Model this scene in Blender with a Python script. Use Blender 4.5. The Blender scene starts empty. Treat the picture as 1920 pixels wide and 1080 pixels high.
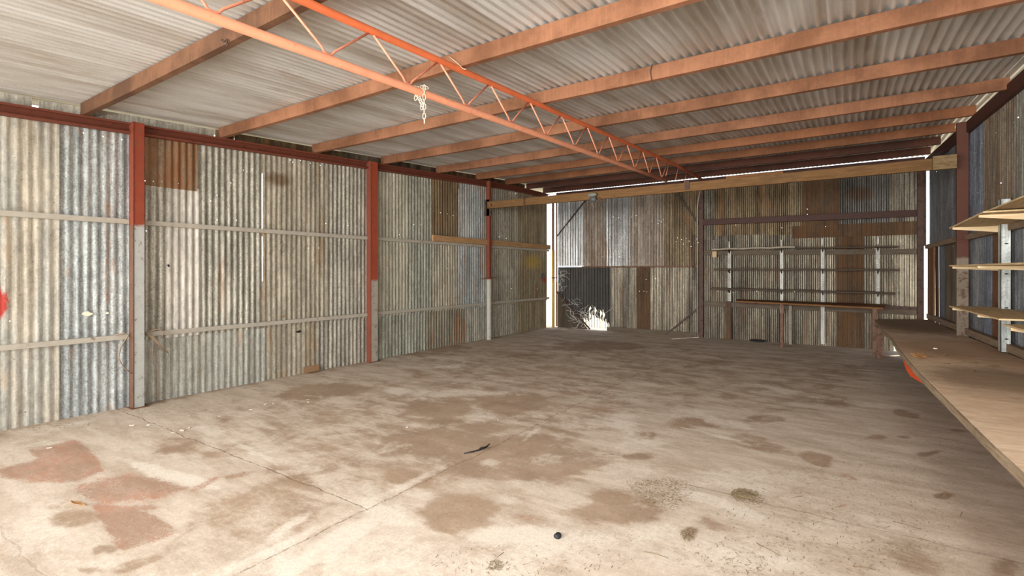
import bpy, bmesh, math, random
import numpy as np
from mathutils import Vector, Matrix
random.seed(7); rng = np.random.RandomState(11)
scene = bpy.context.scene
C = scene.collection
PI = math.pi

# ------------------------------------------------------------------ camera
FPX, YAW, CYPX, CAMH = 932.0, math.radians(33.83), 508.0, 1.5
cam = bpy.data.cameras.new('camera'); cam.sensor_width = 36; cam.lens = FPX/1920*36
cam.shift_y = -(540-CYPX)/1920; cam.clip_start = .05
co = bpy.data.objects.new('camera', cam); C.objects.link(co)
co.location = (0, 0, CAMH); co.rotation_euler = (PI/2, 0, YAW)
scene.camera = co
# ------------------------------------------------------------------ world, sun, daylight
world = bpy.data.worlds.new('world'); scene.world = world; world.use_nodes = True
wn = world.node_tree; bg = wn.nodes['Background']
bg.inputs['Color'].default_value = (.86, .93, 1, 1); bg.inputs['Strength'].default_value = 2.3
sun = bpy.data.lights.new('sun', 'SUN'); sun.energy = 5; sun.angle = .01; sun.color = (1, .95, .87)
so = bpy.data.objects.new('sun', sun); C.objects.link(so)
so.rotation_euler = (math.radians(-14), math.radians(9), 0)
# daylight falling in through the open front of the shed (its size is the opening)
def area(name, loc, target, sx, sy, power, col=(1, 1, 1), spread=180):
    a = bpy.data.lights.new(name, 'AREA'); a.shape = 'RECTANGLE'; a.size = sx; a.size_y = sy
    a.energy = power; a.color = col; a.spread = math.radians(spread)
    o = bpy.data.objects.new(name, a); C.objects.link(o); o.location = loc
    o.rotation_euler = (Vector(target)-Vector(loc)).to_track_quat('-Z', 'Y').to_euler()
    return o
area('open_front_daylight', (-2.6, -1.75, 1.5), (-2.6, 8, 1.35), 7.6, 2.7, 345, (1, 1, .985), 100)
area('photographer_flash', (.75, -.55, 2.15), (-2.8, 5, 2.2), .4, .3, 112, (1, .985, .965), 170)
scene.view_settings.view_transform = 'Standard'; scene.view_settings.look = 'None'
scene.view_settings.gamma = 1; scene.view_settings.exposure = 0.0
scene.view_settings.use_curve_mapping = False
scene.cycles.max_bounces = 8; scene.cycles.diffuse_bounces = 5

# ------------------------------------------------------------------ helpers
def lin(c):
    c = [x/255 for x in c]
    return tuple([x/12.92 if x <= .04045 else ((x+.055)/1.055)**2.4 for x in c])+(1,)
FV = Vector((-math.sin(YAW), math.cos(YAW), 0)); RV = Vector((math.cos(YAW), math.sin(YAW), 0))
def ray(x, y): return FV+RV*((x-960)/FPX)+Vector((0, 0, (CYPX-y)/FPX))
def on_floor(x, y, z=0.0):
    d = ray(x, y); return Vector((0, 0, CAMH))+d*((z-CAMH)/d.z)
def lerp(a, b, t): return a+(b-a)*t
def roofz(y):
    P = [(-3, 2.98), (8.38, 3.58), (9.48, 3.632), (10.41, 3.66), (11.3, 3.668), (11.95, 3.632)]
    for (a, za), (b, zb) in zip(P, P[1:]):
        if y <= b: return za+(zb-za)*(y-a)/(b-a)
    return P[-1][1]
def wallx(y): return 1.24+(11.755-y)*.045      # the right wall is a little out of square
LX, DY = -6.58, 11.755

class MB:
    def __init__(s): s.v = []; s.f = []
    def add(s, vs, fs):
        n = len(s.v); s.v += [tuple(v) for v in vs]; s.f += [tuple(i+n for i in f) for f in fs]; return s
    def box(s, a, b):
        (x0, y0, z0), (x1, y1, z1) = a, b
        return s.add([(x0,y0,z0),(x1,y0,z0),(x1,y1,z0),(x0,y1,z0),(x0,y0,z1),(x1,y0,z1),(x1,y1,z1),(x0,y1,z1)],
                     [(0,3,2,1),(4,5,6,7),(0,1,5,4),(1,2,6,5),(2,3,7,6),(3,0,4,7)])
    def sweep(s, prof, p0, p1, up=(0, 0, 1), closed=True):
        # profile in (side, up) metres carried from p0 to p1
        p0, p1 = Vector(p0), Vector(p1); d = (p1-p0).normalized(); up = Vector(up)
        if abs(d.dot(up.normalized())) > .98: up = Vector((0, 1, 0)) if abs(d.y) < .9 else Vector((1, 0, 0))
        sd = d.cross(up).normalized(); u = sd.cross(d).normalized(); n = len(prof)
        vs = [p+sd*a+u*b for p in (p0, p1) for a, b in prof]
        fs = [(i, (i+1) % n, (i+1) % n+n, i+n) for i in range(n if closed else n-1)]
        if closed: fs += [tuple(range(n))[::-1], tuple(range(n, 2*n))]
        return s.add(vs, fs)
    def bar(s, p0, p1, w, h, up=(0, 0, 1)):
        return s.sweep([(-w/2,-h/2),(w/2,-h/2),(w/2,h/2),(-w/2,h/2)], p0, p1, up)
    def tube(s, pts, r, n=10, cap=True, closed=False):
        pts = [Vector(p) for p in pts]; m = len(pts); rs = r if isinstance(r, (list, tuple)) else [r]*m
        ref = None; vs = []
        for i, p in enumerate(pts):
            if closed: t = pts[(i+1) % m]-pts[i-1]
            else: t = pts[min(i+1, m-1)]-pts[max(i-1, 0)]
            t.normalize()
            if ref is None: ref = t.orthogonal().normalized()
            ref = (ref-t*ref.dot(t)).normalized(); b = t.cross(ref)
            vs += [p+(ref*math.cos(2*PI*k/n)+b*math.sin(2*PI*k/n))*rs[i] for k in range(n)]
        fs = []
        for i in range(m if closed else m-1):
            j = (i+1) % m
            fs += [(i*n+k, i*n+(k+1) % n, j*n+(k+1) % n, j*n+k) for k in range(n)]
        if cap and not closed: fs += [tuple(range(n))[::-1], tuple((m-1)*n+k for k in range(n))]
        return s.add(vs, fs)
    def angle(s, p0, p1, a=.05, b=.05, t=.005, up=(0, 0, 1), flip=1):
        # L section, outer corner on the line
        return s.sweep([(0,0),(flip*a,0),(flip*a,t),(flip*t,t),(flip*t,b),(0,b)], p0, p1, up)
    def blob(s, c, r, seed=0, seg=14, rough=.25):
        rr = random.Random(seed); c = Vector(c); bm = bmesh.new()
        bmesh.ops.create_icosphere(bm, subdivisions=3, radius=1)
        offs = [(Vector((rr.uniform(-1,1),rr.uniform(-1,1),rr.uniform(-1,1))).normalized(), rr.uniform(-1,1)) for _ in range(14)]
        vs = []
        for v in bm.verts:
            k = 1+rough*sum(a*max(0, v.co.dot(d))**4 for d, a in offs)
            vs.append((c.x+v.co.x*r[0]*k, c.y+v.co.y*r[1]*k, c.z+v.co.z*r[2]*k))
        fs = [tuple(v.index for v in f.verts) for f in bm.faces]; bm.free()
        return s.add(vs, fs)
    def build(s, name, mat, parent=None, smooth=False, bevel=0, recenter=True):
        me = bpy.data.meshes.new(name); V = s.v
        o = bpy.data.objects.new(name, me)
        base = Vector((0, 0, 0))
        if recenter and V:
            xs, ys, zs = zip(*V); base = Vector(((min(xs)+max(xs))/2, (min(ys)+max(ys))/2, min(zs)))
        V = [(x-base.x, y-base.y, z-base.z) for x, y, z in V]
        me.from_pydata(V, [], s.f); me.update(); me.materials.append(mat)
        if smooth:
            for p in me.polygons: p.use_smooth = True
        C.objects.link(o); o.location = base
        if parent is not None:
            o.parent = parent; o.location = base-pworld(parent)
        if bevel:
            b = o.modifiers.new('bevel', 'BEVEL'); b.width = bevel; b.segments = 2; b.limit_method = 'ANGLE'
        return o
def pworld(o):
    v = Vector(o.location)
    while o.parent is not None: o = o.parent; v = v+Vector(o.location)
    return v
def tag(o, label, cat, group=None, kind=None):
    if label: o['label'] = label
    if cat: o['category'] = cat
    if group: o['group'] = group
    if kind: o['kind'] = kind
    return o
def thing(name, label, cat, loc, group=None, kind=None):
    o = bpy.data.objects.new(name, None); C.objects.link(o); o.location = loc; o.empty_display_size = .1
    return tag(o, label, cat, group, kind)

# ------------------------------------------------------------------ materials
class N:
    def __init__(s, name):
        s.m = bpy.data.materials.new(name); s.m.use_nodes = True; s.t = s.m.node_tree
        s.b = s.t.nodes['Principled BSDF']; s.L = s.t.links
    def new(s, typ, **k):
        n = s.t.nodes.new(typ)
        for a, v in k.items(): setattr(n, a, v)
        return n
    def put(s, sock, v):
        if isinstance(v, bpy.types.NodeSocket): s.L.new(v, sock)
        elif isinstance(v, tuple) and sock.type == 'VECTOR': sock.default_value = v[:3]
        else: sock.default_value = v
    def pos(s, rnd=True):
        g = s.new('ShaderNodeNewGeometry').outputs['Position']
        if not rnd: return g
        r = s.new('ShaderNodeObjectInfo').outputs['Random']
        return s.vm('ADD', g, s.vm('SCALE', (13.1, 7.7, 5.3), r))
    def vm(s, op, a, b):
        n = s.new('ShaderNodeVectorMath', operation=op); s.put(n.inputs[0], a)
        s.put(n.inputs['Scale'] if op == 'SCALE' else n.inputs[1], b)
        return n.outputs['Value' if op in ('LENGTH', 'DOT_PRODUCT') else 'Vector']
    def ma(s, op, a, b=0., c=0., clamp=False):
        n = s.new('ShaderNodeMath', operation=op, use_clamp=clamp)
        s.put(n.inputs[0], a); s.put(n.inputs[1], b); s.put(n.inputs[2], c); return n.outputs[0]
    def noise(s, p, scale=1., det=4, rough=.6, dist=0.):
        n = s.new('ShaderNodeTexNoise'); s.put(n.inputs['Vector'], p)
        n.inputs['Scale'].default_value = scale; n.inputs['Detail'].default_value = det
        n.inputs['Roughness'].default_value = rough; n.inputs['Distortion'].default_value = dist
        return n.outputs[0]
    def mul(s, p, v): return s.vm('MULTIPLY', p, v)
    def ss(s, x, a, b):        # smoothstep
        n = s.new('ShaderNodeMapRange', interpolation_type='SMOOTHSTEP'); s.put(n.inputs[0], x)
        n.inputs[1].default_value = a; n.inputs[2].default_value = b; return n.outputs[0]
    def mix(s, f, a, b, mode='MIX'):
        n = s.new('ShaderNodeMix', data_type='RGBA', blend_type=mode); s.put(n.inputs[0], f)
        s.put(n.inputs[6], a); s.put(n.inputs[7], b); return n.outputs[2]
    def val(s, col, v):        # multiply colour by a value
        n = s.new('ShaderNodeVectorMath', operation='SCALE'); s.put(n.inputs[0], col); s.put(n.inputs['Scale'], v)
        return n.outputs[0]
    def bump(s, h, dist=.002, st=.5):
        n = s.new('ShaderNodeBump'); s.put(n.inputs['Height'], h); n.inputs['Distance'].default_value = dist
        n.inputs['Strength'].default_value = st; s.L.new(n.outputs[0], s.b.inputs['Normal'])
    def spot(s, p, c, r, soft=.35, ns=None):      # a stain of its own shape at a place on the thing
        d = s.vm('LENGTH', s.mul(s.vm('SUBTRACT', p, c), tuple(1/x for x in r)), (0, 0, 0))
        if ns is not None: d = s.ma('ADD', d, s.ma('MULTIPLY', s.ma('SUBTRACT', ns, .5), 1.3))
        return s.ma('SUBTRACT', 1., s.ss(d, 1-soft, 1+soft))
    def done(s, col, rough=.7, metal=0., spec=.3):
        s.put(s.b.inputs['Base Color'], col); s.put(s.b.inputs['Roughness'], rough)
        s.put(s.b.inputs['Metallic'], metal); s.b.inputs['Specular IOR Level'].default_value = spec
        return s.m

def mat_sheet(name, c1, c2, rust=.3, spangle=.35, metal=.25, rough=.55, rustc=(122, 84, 55), spots=(), dark=.25, axis=0):
    n = N(name); p = n.pos(); w = n.pos(False)
    streak = n.noise(n.mul(p, (7, 7, .55)), 1, 5, .65)
    col = n.mix(n.ss(streak, .35, .65), lin(c1), lin(c2))
    # fine vertical runs
    fine = n.noise(n.mul(p, (45, 45, 1.2)), 1, 3, .6)
    col = n.val(col, n.ma('ADD', .78, n.ma('MULTIPLY', n.ss(fine, .3, .7), .42)))
    sp = n.noise(n.mul(p, (55, 55, 40)), 1, 3, .7)
    v = n.new('ShaderNodeTexVoronoi'); n.put(v.inputs['Vector'], p); v.inputs['Scale'].default_value = 75
    sc = n.ma('ADD', n.ma('MULTIPLY', n.ss(sp, .3, .7), spangle), n.ma('MULTIPLY', n.new('ShaderNodeSeparateColor').outputs[0], 0.))
    vs = n.new('ShaderNodeSeparateColor'); n.L.new(v.outputs['Color'], vs.inputs[0])
    sc = n.ma('ADD', n.ma('MULTIPLY', n.ss(sp, .3, .7), spangle), n.ma('MULTIPLY', vs.outputs[0], spangle*.8))
    col = n.val(col, n.ma('ADD', 1-spangle*.85, sc))
    grit = n.noise(n.mul(p, (20, 20, 9)), 1, 6, .8)
    col = n.val(col, n.ma('ADD', .76, n.ma('MULTIPLY', n.ss(grit, .32, .68), .44)))
    # rust runs
    rn = n.noise(n.mul(p, (5, 5, .8)), 1, 8, .72, .3)
    rm = n.ss(rn, .65-rust*.32, .76-rust*.30)
    rc = n.mix(n.noise(p, 30, 5, .7), lin(rustc), lin([min(255, c*1.25) for c in rustc]))
    col = n.mix(n.ma('MULTIPLY', rm, .75), col, rc)
    pt = n.noise(n.mul(n.vm('ADD', p, (9, 4, 1)), (4.5, 4.5, 1.6)), 1, 9, .72, .4)
    col = n.mix(n.ma('MULTIPLY', n.ss(pt, .52, .66), .45), col, lin([min(255, x*1.18+10) for x in c2]))
    col = n.mix(n.ma('MULTIPLY', n.ma('SUBTRACT', 1., n.ss(pt, .34, .46)), .42), col, lin([x*.70 for x in c1]))
    # dark grime patches
    dn = n.noise(n.mul(p, (2.2, 2.2, 1.1)), 1, 6, .7)
    col = n.mix(n.ma('MULTIPLY', n.ss(dn, .52, .78), dark*2), col, lin((72, 64, 54)))
    specks = n.ss(n.noise(p, 38, 2, .5), .70, .74)
    col = n.mix(n.ma('MULTIPLY', specks, .6), col, lin((70, 58, 46)))
    for c, r, cc, st, soft in spots:
        col = n.mix(n.ma('MULTIPLY', n.spot(w, c, r, soft, n.noise(n.mul(w, (6, 6, 3)), 1, 6, .75)), st), col, lin(cc))
    m = n.ma('MULTIPLY', n.ma('SUBTRACT', 1., rm), metal)
    n.bump(sp, .0012, .35)
    return n.done(col, rough, m, .4)

def mat_paint(name, c, rust=.3, c2=None, split=None, rough=.6, rustc=(112, 72, 48), spec=.3, lo=None):
    """painted or rusty steel; split = world height above which the second colour was painted"""
    n = N(name); p = n.pos(); w = n.pos(False)
    base = lin(c)
    if c2 is not None:
        z = n.new('ShaderNodeSeparateXYZ'); n.L.new(w, z.inputs[0])
        k = n.ss(n.ma('ADD', z.outputs[2], n.ma('MULTIPLY', n.noise(p, 20), .06)), split, split+.05)
        base = n.mix(k, base, lin(c2))
    nz = n.noise(p, 9, 8, .7)
    col = n.val(base, n.ma('ADD', .72, n.ma('MULTIPLY', nz, .56)))
    r = n.ss(n.noise(p, 14, 8, .75), .68-rust*.42, .76-rust*.35)
    col = n.mix(n.ma('MULTIPLY', r, .85), col, n.mix(n.noise(p, 60), lin(rustc), lin([x*.7 for x in rustc])))
    n.bump(nz, .001, .4)
    return n.done(col, rough, 0., spec)

def mat_purlin(name, c, c2, run=.5):
    n = N(name); p = n.pos()
    a = n.noise(n.mul(p, (1.6, 1.6, 1.6)), 1, 5, .65)
    col = n.mix(n.ss(a, .35, .65), lin(c), lin(c2))
    drip = n.noise(n.mul(p, (32, 10, 2.5)), 1, 5, .7)
    col = n.val(col, n.ma('ADD', 1-run*.5, n.ma('MULTIPLY', drip, run)))
    f = n.noise(p, 70, 4, .7)
    col = n.val(col, n.ma('ADD', .8, n.ma('MULTIPLY', f, .4)))
    n.bump(f, .001, .3)
    return n.done(col, .75, 0, .2)

def mat_wood(name, c1, c2, ax=(1, 9, 9), dirt=.3, knots=True, sc=3.5, dirtc=(84, 68, 52), spots=()):
    n = N(name); p = n.pos()
    g = n.noise(n.mul(p, ax), sc, 7, .65, .8)
    col = n.mix(n.ss(g, .3, .7), lin(c1), lin(c2))
    g2 = n.noise(n.mul(p, tuple(a*4 for a in ax)), sc, 4, .7)
    col = n.val(col, n.ma('ADD', .75, n.ma('MULTIPLY', g2, .5)))
    d = n.ss(n.noise(p, 1.7, 8, .68), .62-dirt*.3, .9-dirt*.3)
    col = n.mix(n.ma('MULTIPLY', d, .8), col, lin(dirtc))
    wp = n.pos(False)
    for c, r_, cc, st, soft in spots:
        col = n.mix(n.ma('MULTIPLY', n.spot(wp, c, r_, soft, n.noise(n.mul(wp, (5, 5, 5)), 1, 8, .75)), st), col, lin(cc))
    n.bump(g2, .002, .5)
    return n.done(col, .82, 0, .15)

# sheet materials -------------------------------------------------
M = {}
M['beige'] = mat_sheet('sheet_beige', (174, 172, 162), (180, 170, 152), .30, .16, .1, .6, (164, 134, 104), dark=.10,
    spots=[((-6.56, 1.10, 1.20), (.3, .17, .19), (178, 44, 30), .95, .12)])
M['greyblue'] = mat_sheet('sheet_greyblue', (150, 155, 153), (180, 184, 182), .34, .42, .15, .5, (150, 118, 92), dark=.08)
M['grey'] = mat_sheet('sheet_grey', (150, 146, 134), (182, 178, 164), .14, .42, .25, .52, (140, 110, 84), dark=.12)
M['pale'] = mat_sheet('sheet_pale', (206, 202, 192), (190, 184, 172), .10, .12, .1, .55, (170, 145, 118), dark=.02)
M['rusty'] = mat_sheet('sheet_rusty', (152, 130, 106), (128, 98, 70), .55, .25, .05, .75, (122, 82, 52), dark=.15)
M['tan'] = mat_sheet('sheet_tan', (158, 150, 132), (178, 170, 152), .32, .30, .15, .6, (134, 102, 68), dark=.14,
    spots=[((-6.56, 3.95, 2.78), (.2, .16, .09), (106, 76, 44), .75, .5)])
M['cream'] = mat_sheet('sheet_cream', (196, 190, 172), (168, 164, 146), .24, .18, .1, .6, (140, 100, 62), dark=.10)
M['green'] = mat_sheet('sheet_green', (150, 150, 136), (176, 176, 162), .24, .36, .2, .55, (128, 94, 60), dark=.16)
M['brown'] = mat_sheet('sheet_brown', (136, 118, 90), (112, 94, 70), .40, .25, .1, .7, (116, 80, 48), dark=.16)
M['end'] = mat_sheet('sheet_end', (156, 142, 116), (134, 118, 94), .26, .25, .2, .6, (120, 82, 48), dark=.16,
    spots=[((-6.56, 10.75, 1.72), (.2, .38, .16), (196, 162, 34), .45, .6), ((-6.56, 11.25, 1.36), (.2, .1, .09), (60, 84, 116), .7, .4),
           ((-6.56, 11.33, 1.27), (.2, .1, .07), (170, 60, 40), .8, .4)])
M['mid'] = mat_sheet('sheet_mid', (150, 142, 124), (172, 166, 150), .26, .34, .2, .6, (122, 86, 54), dark=.20,
    spots=[((-6.56, 9.55, 1.45), (.2, .06, .14), (196, 192, 184), .5, .4), ((-6.56, 9.8, 1.45), (.2, .06, .13), (196, 192, 184), .5, .4),
           ((-6.56, 9.67, 1.25), (.2, .22, .05), (196, 192, 184), .35, .5)])
M['lowpale'] = mat_sheet('sheet_low', (184, 184, 174), (162, 160, 148), .34, .22, .15, .6, (150, 122, 96), dark=.08)
M['lowrust'] = mat_sheet('sheet_lowrust', (152, 146, 130), (130, 122, 104), .50, .30, .15, .65, (136, 84, 50), dark=.18)
# back wall
M['b_tan'] = mat_sheet('sheet_back_tan', (132, 116, 90), (84, 70, 52), .50, .35, .5, .40, (108, 74, 40), dark=.25)
M['b_grey'] = mat_sheet('sheet_back_grey', (132, 124, 108), (78, 70, 60), .40, .42, .5, .40, (96, 68, 42), dark=.30)
M['b_light'] = mat_sheet('sheet_back_light', (160, 150, 130), (104, 94, 80), .36, .38, .5, .40, (104, 72, 42), dark=.22)
M['b_rust'] = mat_sheet('sheet_back_rust', (98, 74, 50), (76, 58, 42), .60, .30, .05, .8, (86, 58, 34), dark=.2)
M['b_blue'] = mat_sheet('sheet_back_blue', (108, 104, 98), (80, 76, 70), .22, .3, .5, .40, (86, 54, 30), dark=.24,
    spots=[((.22, 11.74, 3.0), (.2, .3, .12), (86, 60, 40), .7, .6)])
M['d_shiny'] = mat_sheet('sheet_door_shiny', (168, 168, 166), (132, 128, 122), .16, .2, .85, .34, (140, 104, 70), dark=.1)
M['d_brown'] = mat_sheet('sheet_door_brown', (122, 106, 90), (140, 130, 118), .40, .3, .45, .42, (96, 68, 44), dark=.26)
M['d_dark'] = mat_sheet('sheet_door_dark', (66, 62, 56), (52, 48, 44), .2, .3, .3, .5, (80, 62, 44), dark=.3)
M['d_plate'] = mat_sheet('sheet_door_plate', (84, 72, 58), (66, 56, 44), .3, .2, .1, .7, (84, 60, 38), dark=.3)
# right wall
M['r_blue'] = mat_sheet('sheet_right_blue', (112, 114, 118), (134, 136, 138), .16, .38, .35, .5, (96, 74, 54), dark=.26)
M['r_bluel'] = mat_sheet('sheet_right_blue_light', (138, 144, 156), (100, 104, 114), .18, .4, .35, .5, (100, 72, 50), dark=.18)
M['r_brown'] = mat_sheet('sheet_right_brown', (132, 118, 102), (98, 86, 72), .42, .3, .1, .65, (96, 62, 38), dark=.24)
M['r_rust'] = mat_sheet('sheet_right_rust', (112, 78, 52), (92, 66, 46), .55, .25, .05, .7, (96, 56, 32), dark=.2)
M['r_grey'] = mat_sheet('sheet_right_grey', (156, 154, 144), (116, 110, 100), .26, .36, .25, .55, (96, 70, 48), dark=.2)
# roof
def mat_roof():
    n = N('roof_sheet_zinc'); p = n.pos()
    a = n.noise(n.mul(p, (3.2, .35, 1)), 1, 6, .65)
    col = n.mix(n.ss(a, .35, .7), lin((206, 204, 200)), lin((168, 158, 146)))
    b = n.noise(n.mul(p, (26, .7, 1)), 1, 4, .6)
    col = n.val(col, n.ma('ADD', .84, n.ma('MULTIPLY', b, .32)))
    w = n.pos(False); z = n.new('ShaderNodeSeparateXYZ'); n.L.new(w, z.inputs[0])
    r = n.ss(n.noise(n.mul(p, (4, .9, 1)), 1, 7, .7), .56, .74)
    col = n.mix(n.ma('MULTIPLY', r, .5), col, lin((146, 118, 94)))
    f = n.noise(p, 90, 3, .7)
    col = n.val(col, n.ma('ADD', .84, n.ma('MULTIPLY', f, .32)))
    n.bump(f, .0006, .3)
    return n.done(col, .5, .25, .4)
M['roof'] = mat_roof()
M['skylight'] = mat_sheet('fibreglass', (214, 196, 160), (226, 214, 186), .1, .1, 0, .6, (160, 130, 90), dark=.05)
# steel
M['purlin_near'] = mat_purlin('purlin_near', (114, 80, 58), (84, 58, 42), .9)
M['purlin'] = mat_purlin('purlin', (142, 98, 72), (108, 72, 50), .6)
M['purlin_far'] = mat_purlin('purlin_far', (140, 92, 62), (112, 72, 48), .45)
M['purlin_dark'] = mat_purlin('purlin_dark', (86, 52, 40), (66, 42, 32), .4)
M['redox'] = mat_paint('red_oxide', (122, 64, 48), .22, rustc=(104, 52, 38))
M['eave'] = mat_paint('eave_red', (118, 64, 48), .30, rustc=(88, 50, 40))
M['post'] = mat_paint('post_two_tone', (178, 178, 172), .30, (146, 68, 48), 2.0, rustc=(140, 98, 72))
M['post_side'] = mat_paint('post_side', (108, 78, 62), .35, (126, 60, 42), 2.0, rustc=(104, 66, 48))
M['post2'] = mat_paint('post_second', (170, 162, 148), .30, (160, 74, 50), 1.35, rustc=(140, 88, 62))
M['post3'] = mat_paint('post_third', (176, 172, 160), .24, (150, 76, 54), 1.32, rustc=(140, 98, 70))
M['girt'] = mat_paint('girt_paint', (180, 172, 158), .26, rustc=(146, 116, 90))
M['truss'] = mat_paint('truss_orange', (230, 156, 122), .20, rustc=(214, 120, 82), rough=.5)
M['trusstop'] = mat_paint('truss_orange_deep', (214, 112, 70), .20, rustc=(194, 92, 56), rough=.5)
M['rod'] = mat_paint('rod_orange', (214, 138, 110), .3, rustc=(170, 100, 74), rough=.5)
M['darksteel'] = mat_paint('dark_rust_steel', (84, 62, 52), .45, rustc=(70, 42, 30))
M['darkred'] = mat_paint('dark_red_steel', (70, 40, 32), .35, rustc=(56, 32, 26))
M['browns'] = mat_paint('brown_steel', (120, 86, 66), .5, rustc=(96, 62, 42))
M['rpost'] = mat_paint('right_post', (132, 116, 98), .42, (92, 50, 36), 1.68, rustc=(98, 66, 46))
M['yellow'] = mat_paint('gate_post_yellow', (190, 160, 90), .22, (190, 142, 30), 1.2, rustc=(130, 92, 54))
M['galv'] = mat_sheet('galvanised_bar', (176, 180, 176), (196, 198, 192), .12, .22, .35, .5, (120, 96, 70), dark=.06)
M['galvd'] = mat_sheet('galvanised_slotted', (196, 192, 182), (146, 140, 128), .12, .2, .15, .55, (100, 78, 54), dark=.1)
M['chain'] = mat_paint('chain_steel', (206, 188, 164), .2, rustc=(160, 128, 98), rough=.45)
M['chaind'] = mat_paint('chain_dark', (96, 76, 60), .4)
M['fascia'] = mat_sheet('fascia_strip', (206, 204, 194), (180, 176, 162), .3, .2, .05, .7, (110, 92, 66), dark=.3)
# timber
M['lintel'] = mat_wood('lintel_timber', (132, 98, 64), (104, 76, 48), (1.2, 12, 14), .25)
M['lintel2'] = mat_wood('lintel_end', (146, 124, 92), (112, 88, 60), (3, 10, 10), .35)
M['plank'] = mat_wood('pine_plank', (196, 158, 116), (168, 126, 84), (12, 1.2, 14), .15)
M['bench'] = mat_wood('bench_board', (228, 202, 174), (206, 176, 146), (1.1, 3.0, 8), .30, dirtc=(128, 98, 72), spots=[((.95, 10.1, .66), (.7, 1.3, .3), (110, 82, 58), .8, .4), ((.98, 5.3, .66), (.42, .55, .3), (120, 100, 80), .75, .5), ((1.0, 7.2, .66), (.6, .9, .3), (158, 122, 90), .6, .5), ((.62, 6.35, .66), (.05, .16, .1), (186, 120, 70), .7, .4)])
M['benchedge'] = mat_wood('bench_edge', (168, 150, 126), (130, 110, 88), (12, 1, 20), .3)
M['shelfr'] = mat_wood('pale_shelf_board', (214, 190, 150), (186, 156, 114), (9, 1, 12), .18, dirtc=(140, 110, 78))
M['bracket'] = mat_wood('bracket_timber', (226, 204, 166), (206, 178, 138), (1, 9, 12), .12)
M['shelfd'] = mat_wood('dark_shelf_board', (92, 78, 66), (72, 60, 50), (1, 12, 12), .3)
M['shelfl'] = mat_wood('weathered_shelf_board', (170, 158, 142), (140, 126, 110), (1, 12, 12), .2)
M['shelfb'] = mat_wood('brown_shelf_board', (132, 92, 58), (110, 74, 46), (1, 12, 12), .25)
M['timberg'] = mat_wood('grey_rail_timber', (110, 98, 84), (88, 76, 64), (1, 12, 12), .3)
M['rail'] = mat_wood('right_rail_timber', (156, 134, 112), (124, 104, 86), (12, 1, 14), .25)
M['orange'] = mat_paint('orange_paint', (226, 92, 46), .1, rustc=(170, 60, 34))
def plain(name, c, rough=.7, metal=0., var=.25, sc=40):
    n = N(name); p = n.pos(); f = n.noise(p, sc, 4, .65)
    n.bump(f, .001, .4)
    return n.done(n.val(lin(c), n.ma('ADD', 1-var, n.ma('MULTIPLY', f, 2*var))), rough, metal)
M['black'] = plain('black_bark', (34, 32, 32), .6)
M['white'] = plain('white_flake', (236, 232, 222), .8, 0, .08)
M['leaf'] = plain('dry_leaf', (168, 122, 74), .8)
M['straw'] = plain('straw', (120, 98, 68), .9)
M['twine'] = plain('twine', (146, 124, 102), .9)
M['web'] = plain('painted_backlit_vine', (244, 240, 230), .9, 0, .1)  # near-white colour stands in for the sun backlighting the strands
M['wire'] = plain('wire', (70, 58, 48), .6)
M['paper'] = plain('torn_paper', (236, 232, 206), .8, 0, .1)
M['ply'] = plain('ply_scrap', (150, 116, 86), .85)
M['hoistg'] = plain('hoist_grey', (128, 128, 116), .55, 0, .2, 25)
M['hoistd'] = plain('hoist_dark', (84, 90, 90), .5, .1, .2, 25)
M['tagp'] = plain('price_tag_card', (196, 170, 132), .8)
M['litter'] = plain('chaff', (128, 112, 84), .95, 0, .35, 120)
M['ground'] = plain('dry_yard', (190, 178, 152), .95, 0, .2, 3)

# ------------------------------------------------------------------ corrugated sheets
PITCH, AMP = .0762, .0085
def sheet(place, u0, u1, zb, zt, off=0., holes=(), keep=None, phase=None, amp=AMP, per=8, rows=None, wob=.004, seed=0):
    """place(u, n, z) -> point; zb, zt numbers or functions of u; keep(u, z) False cuts the metal away"""
    k = max(2, int(round((u1-u0)/(PITCH/per)))); us = np.linspace(u0, u1, k+1)
    zb_ = zb if callable(zb) else (lambda u: zb); zt_ = zt if callable(zt) else (lambda u: zt)
    za, zc = min(zb_(u0), zb_(u1)), max(zt_(u0), zt_(u1))
    ts = list(np.linspace(0, 1, rows if rows else (int((zc-za)/.4)+2)))
    if keep is not None: ts = list(np.linspace(0, 1, max(3, int((zc-za)/.02))))
    for hu, hz in holes:
        if u0 < hu < u1:
            a, b = zb_(hu), zt_(hu)
            if a < hz < b: ts += [(hz-.006-a)/(b-a), (hz+.006-a)/(b-a)]
    ts = sorted(set(ts)); rr = random.Random(seed+int(u0*100)); ph = rr.uniform(0, 6)
    vs, fs = [], []
    lean = rr.uniform(-1, 1)*wob
    for t in ts:
        for u in us:
            z = lerp(zb_(u), zt_(u), t)
            n = off+amp*math.sin(2*PI*u/PITCH+(phase or 0))+lean+wob*math.sin(z*2.3+ph+u*1.7)*.6
            vs.append(place(u, n, z))
    m = len(us)
    for j in range(len(ts)-1):
        for i in range(m-1):
            uc = (us[i]+us[i+1])/2; zc_ = lerp(zb_(uc), zt_(uc), (ts[j]+ts[j+1])/2)
            if keep is not None and not keep(uc, zc_): continue
            if any(abs(uc-hu) < PITCH/per*.5 and abs(zc_-hz) < .0061 for hu, hz in holes): continue
            fs.append((j*m+i, j*m+i+1, (j+1)*m+i+1, (j+1)*m+i))
    mb = MB(); mb.add(vs, fs); return mb
pl_left = lambda u, n, z: (LX+n, u, z)
pl_back = lambda u, n, z: (u, DY-n, z)
pl_right = lambda u, n, z: (wallx(u)-n, u, z)

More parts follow.
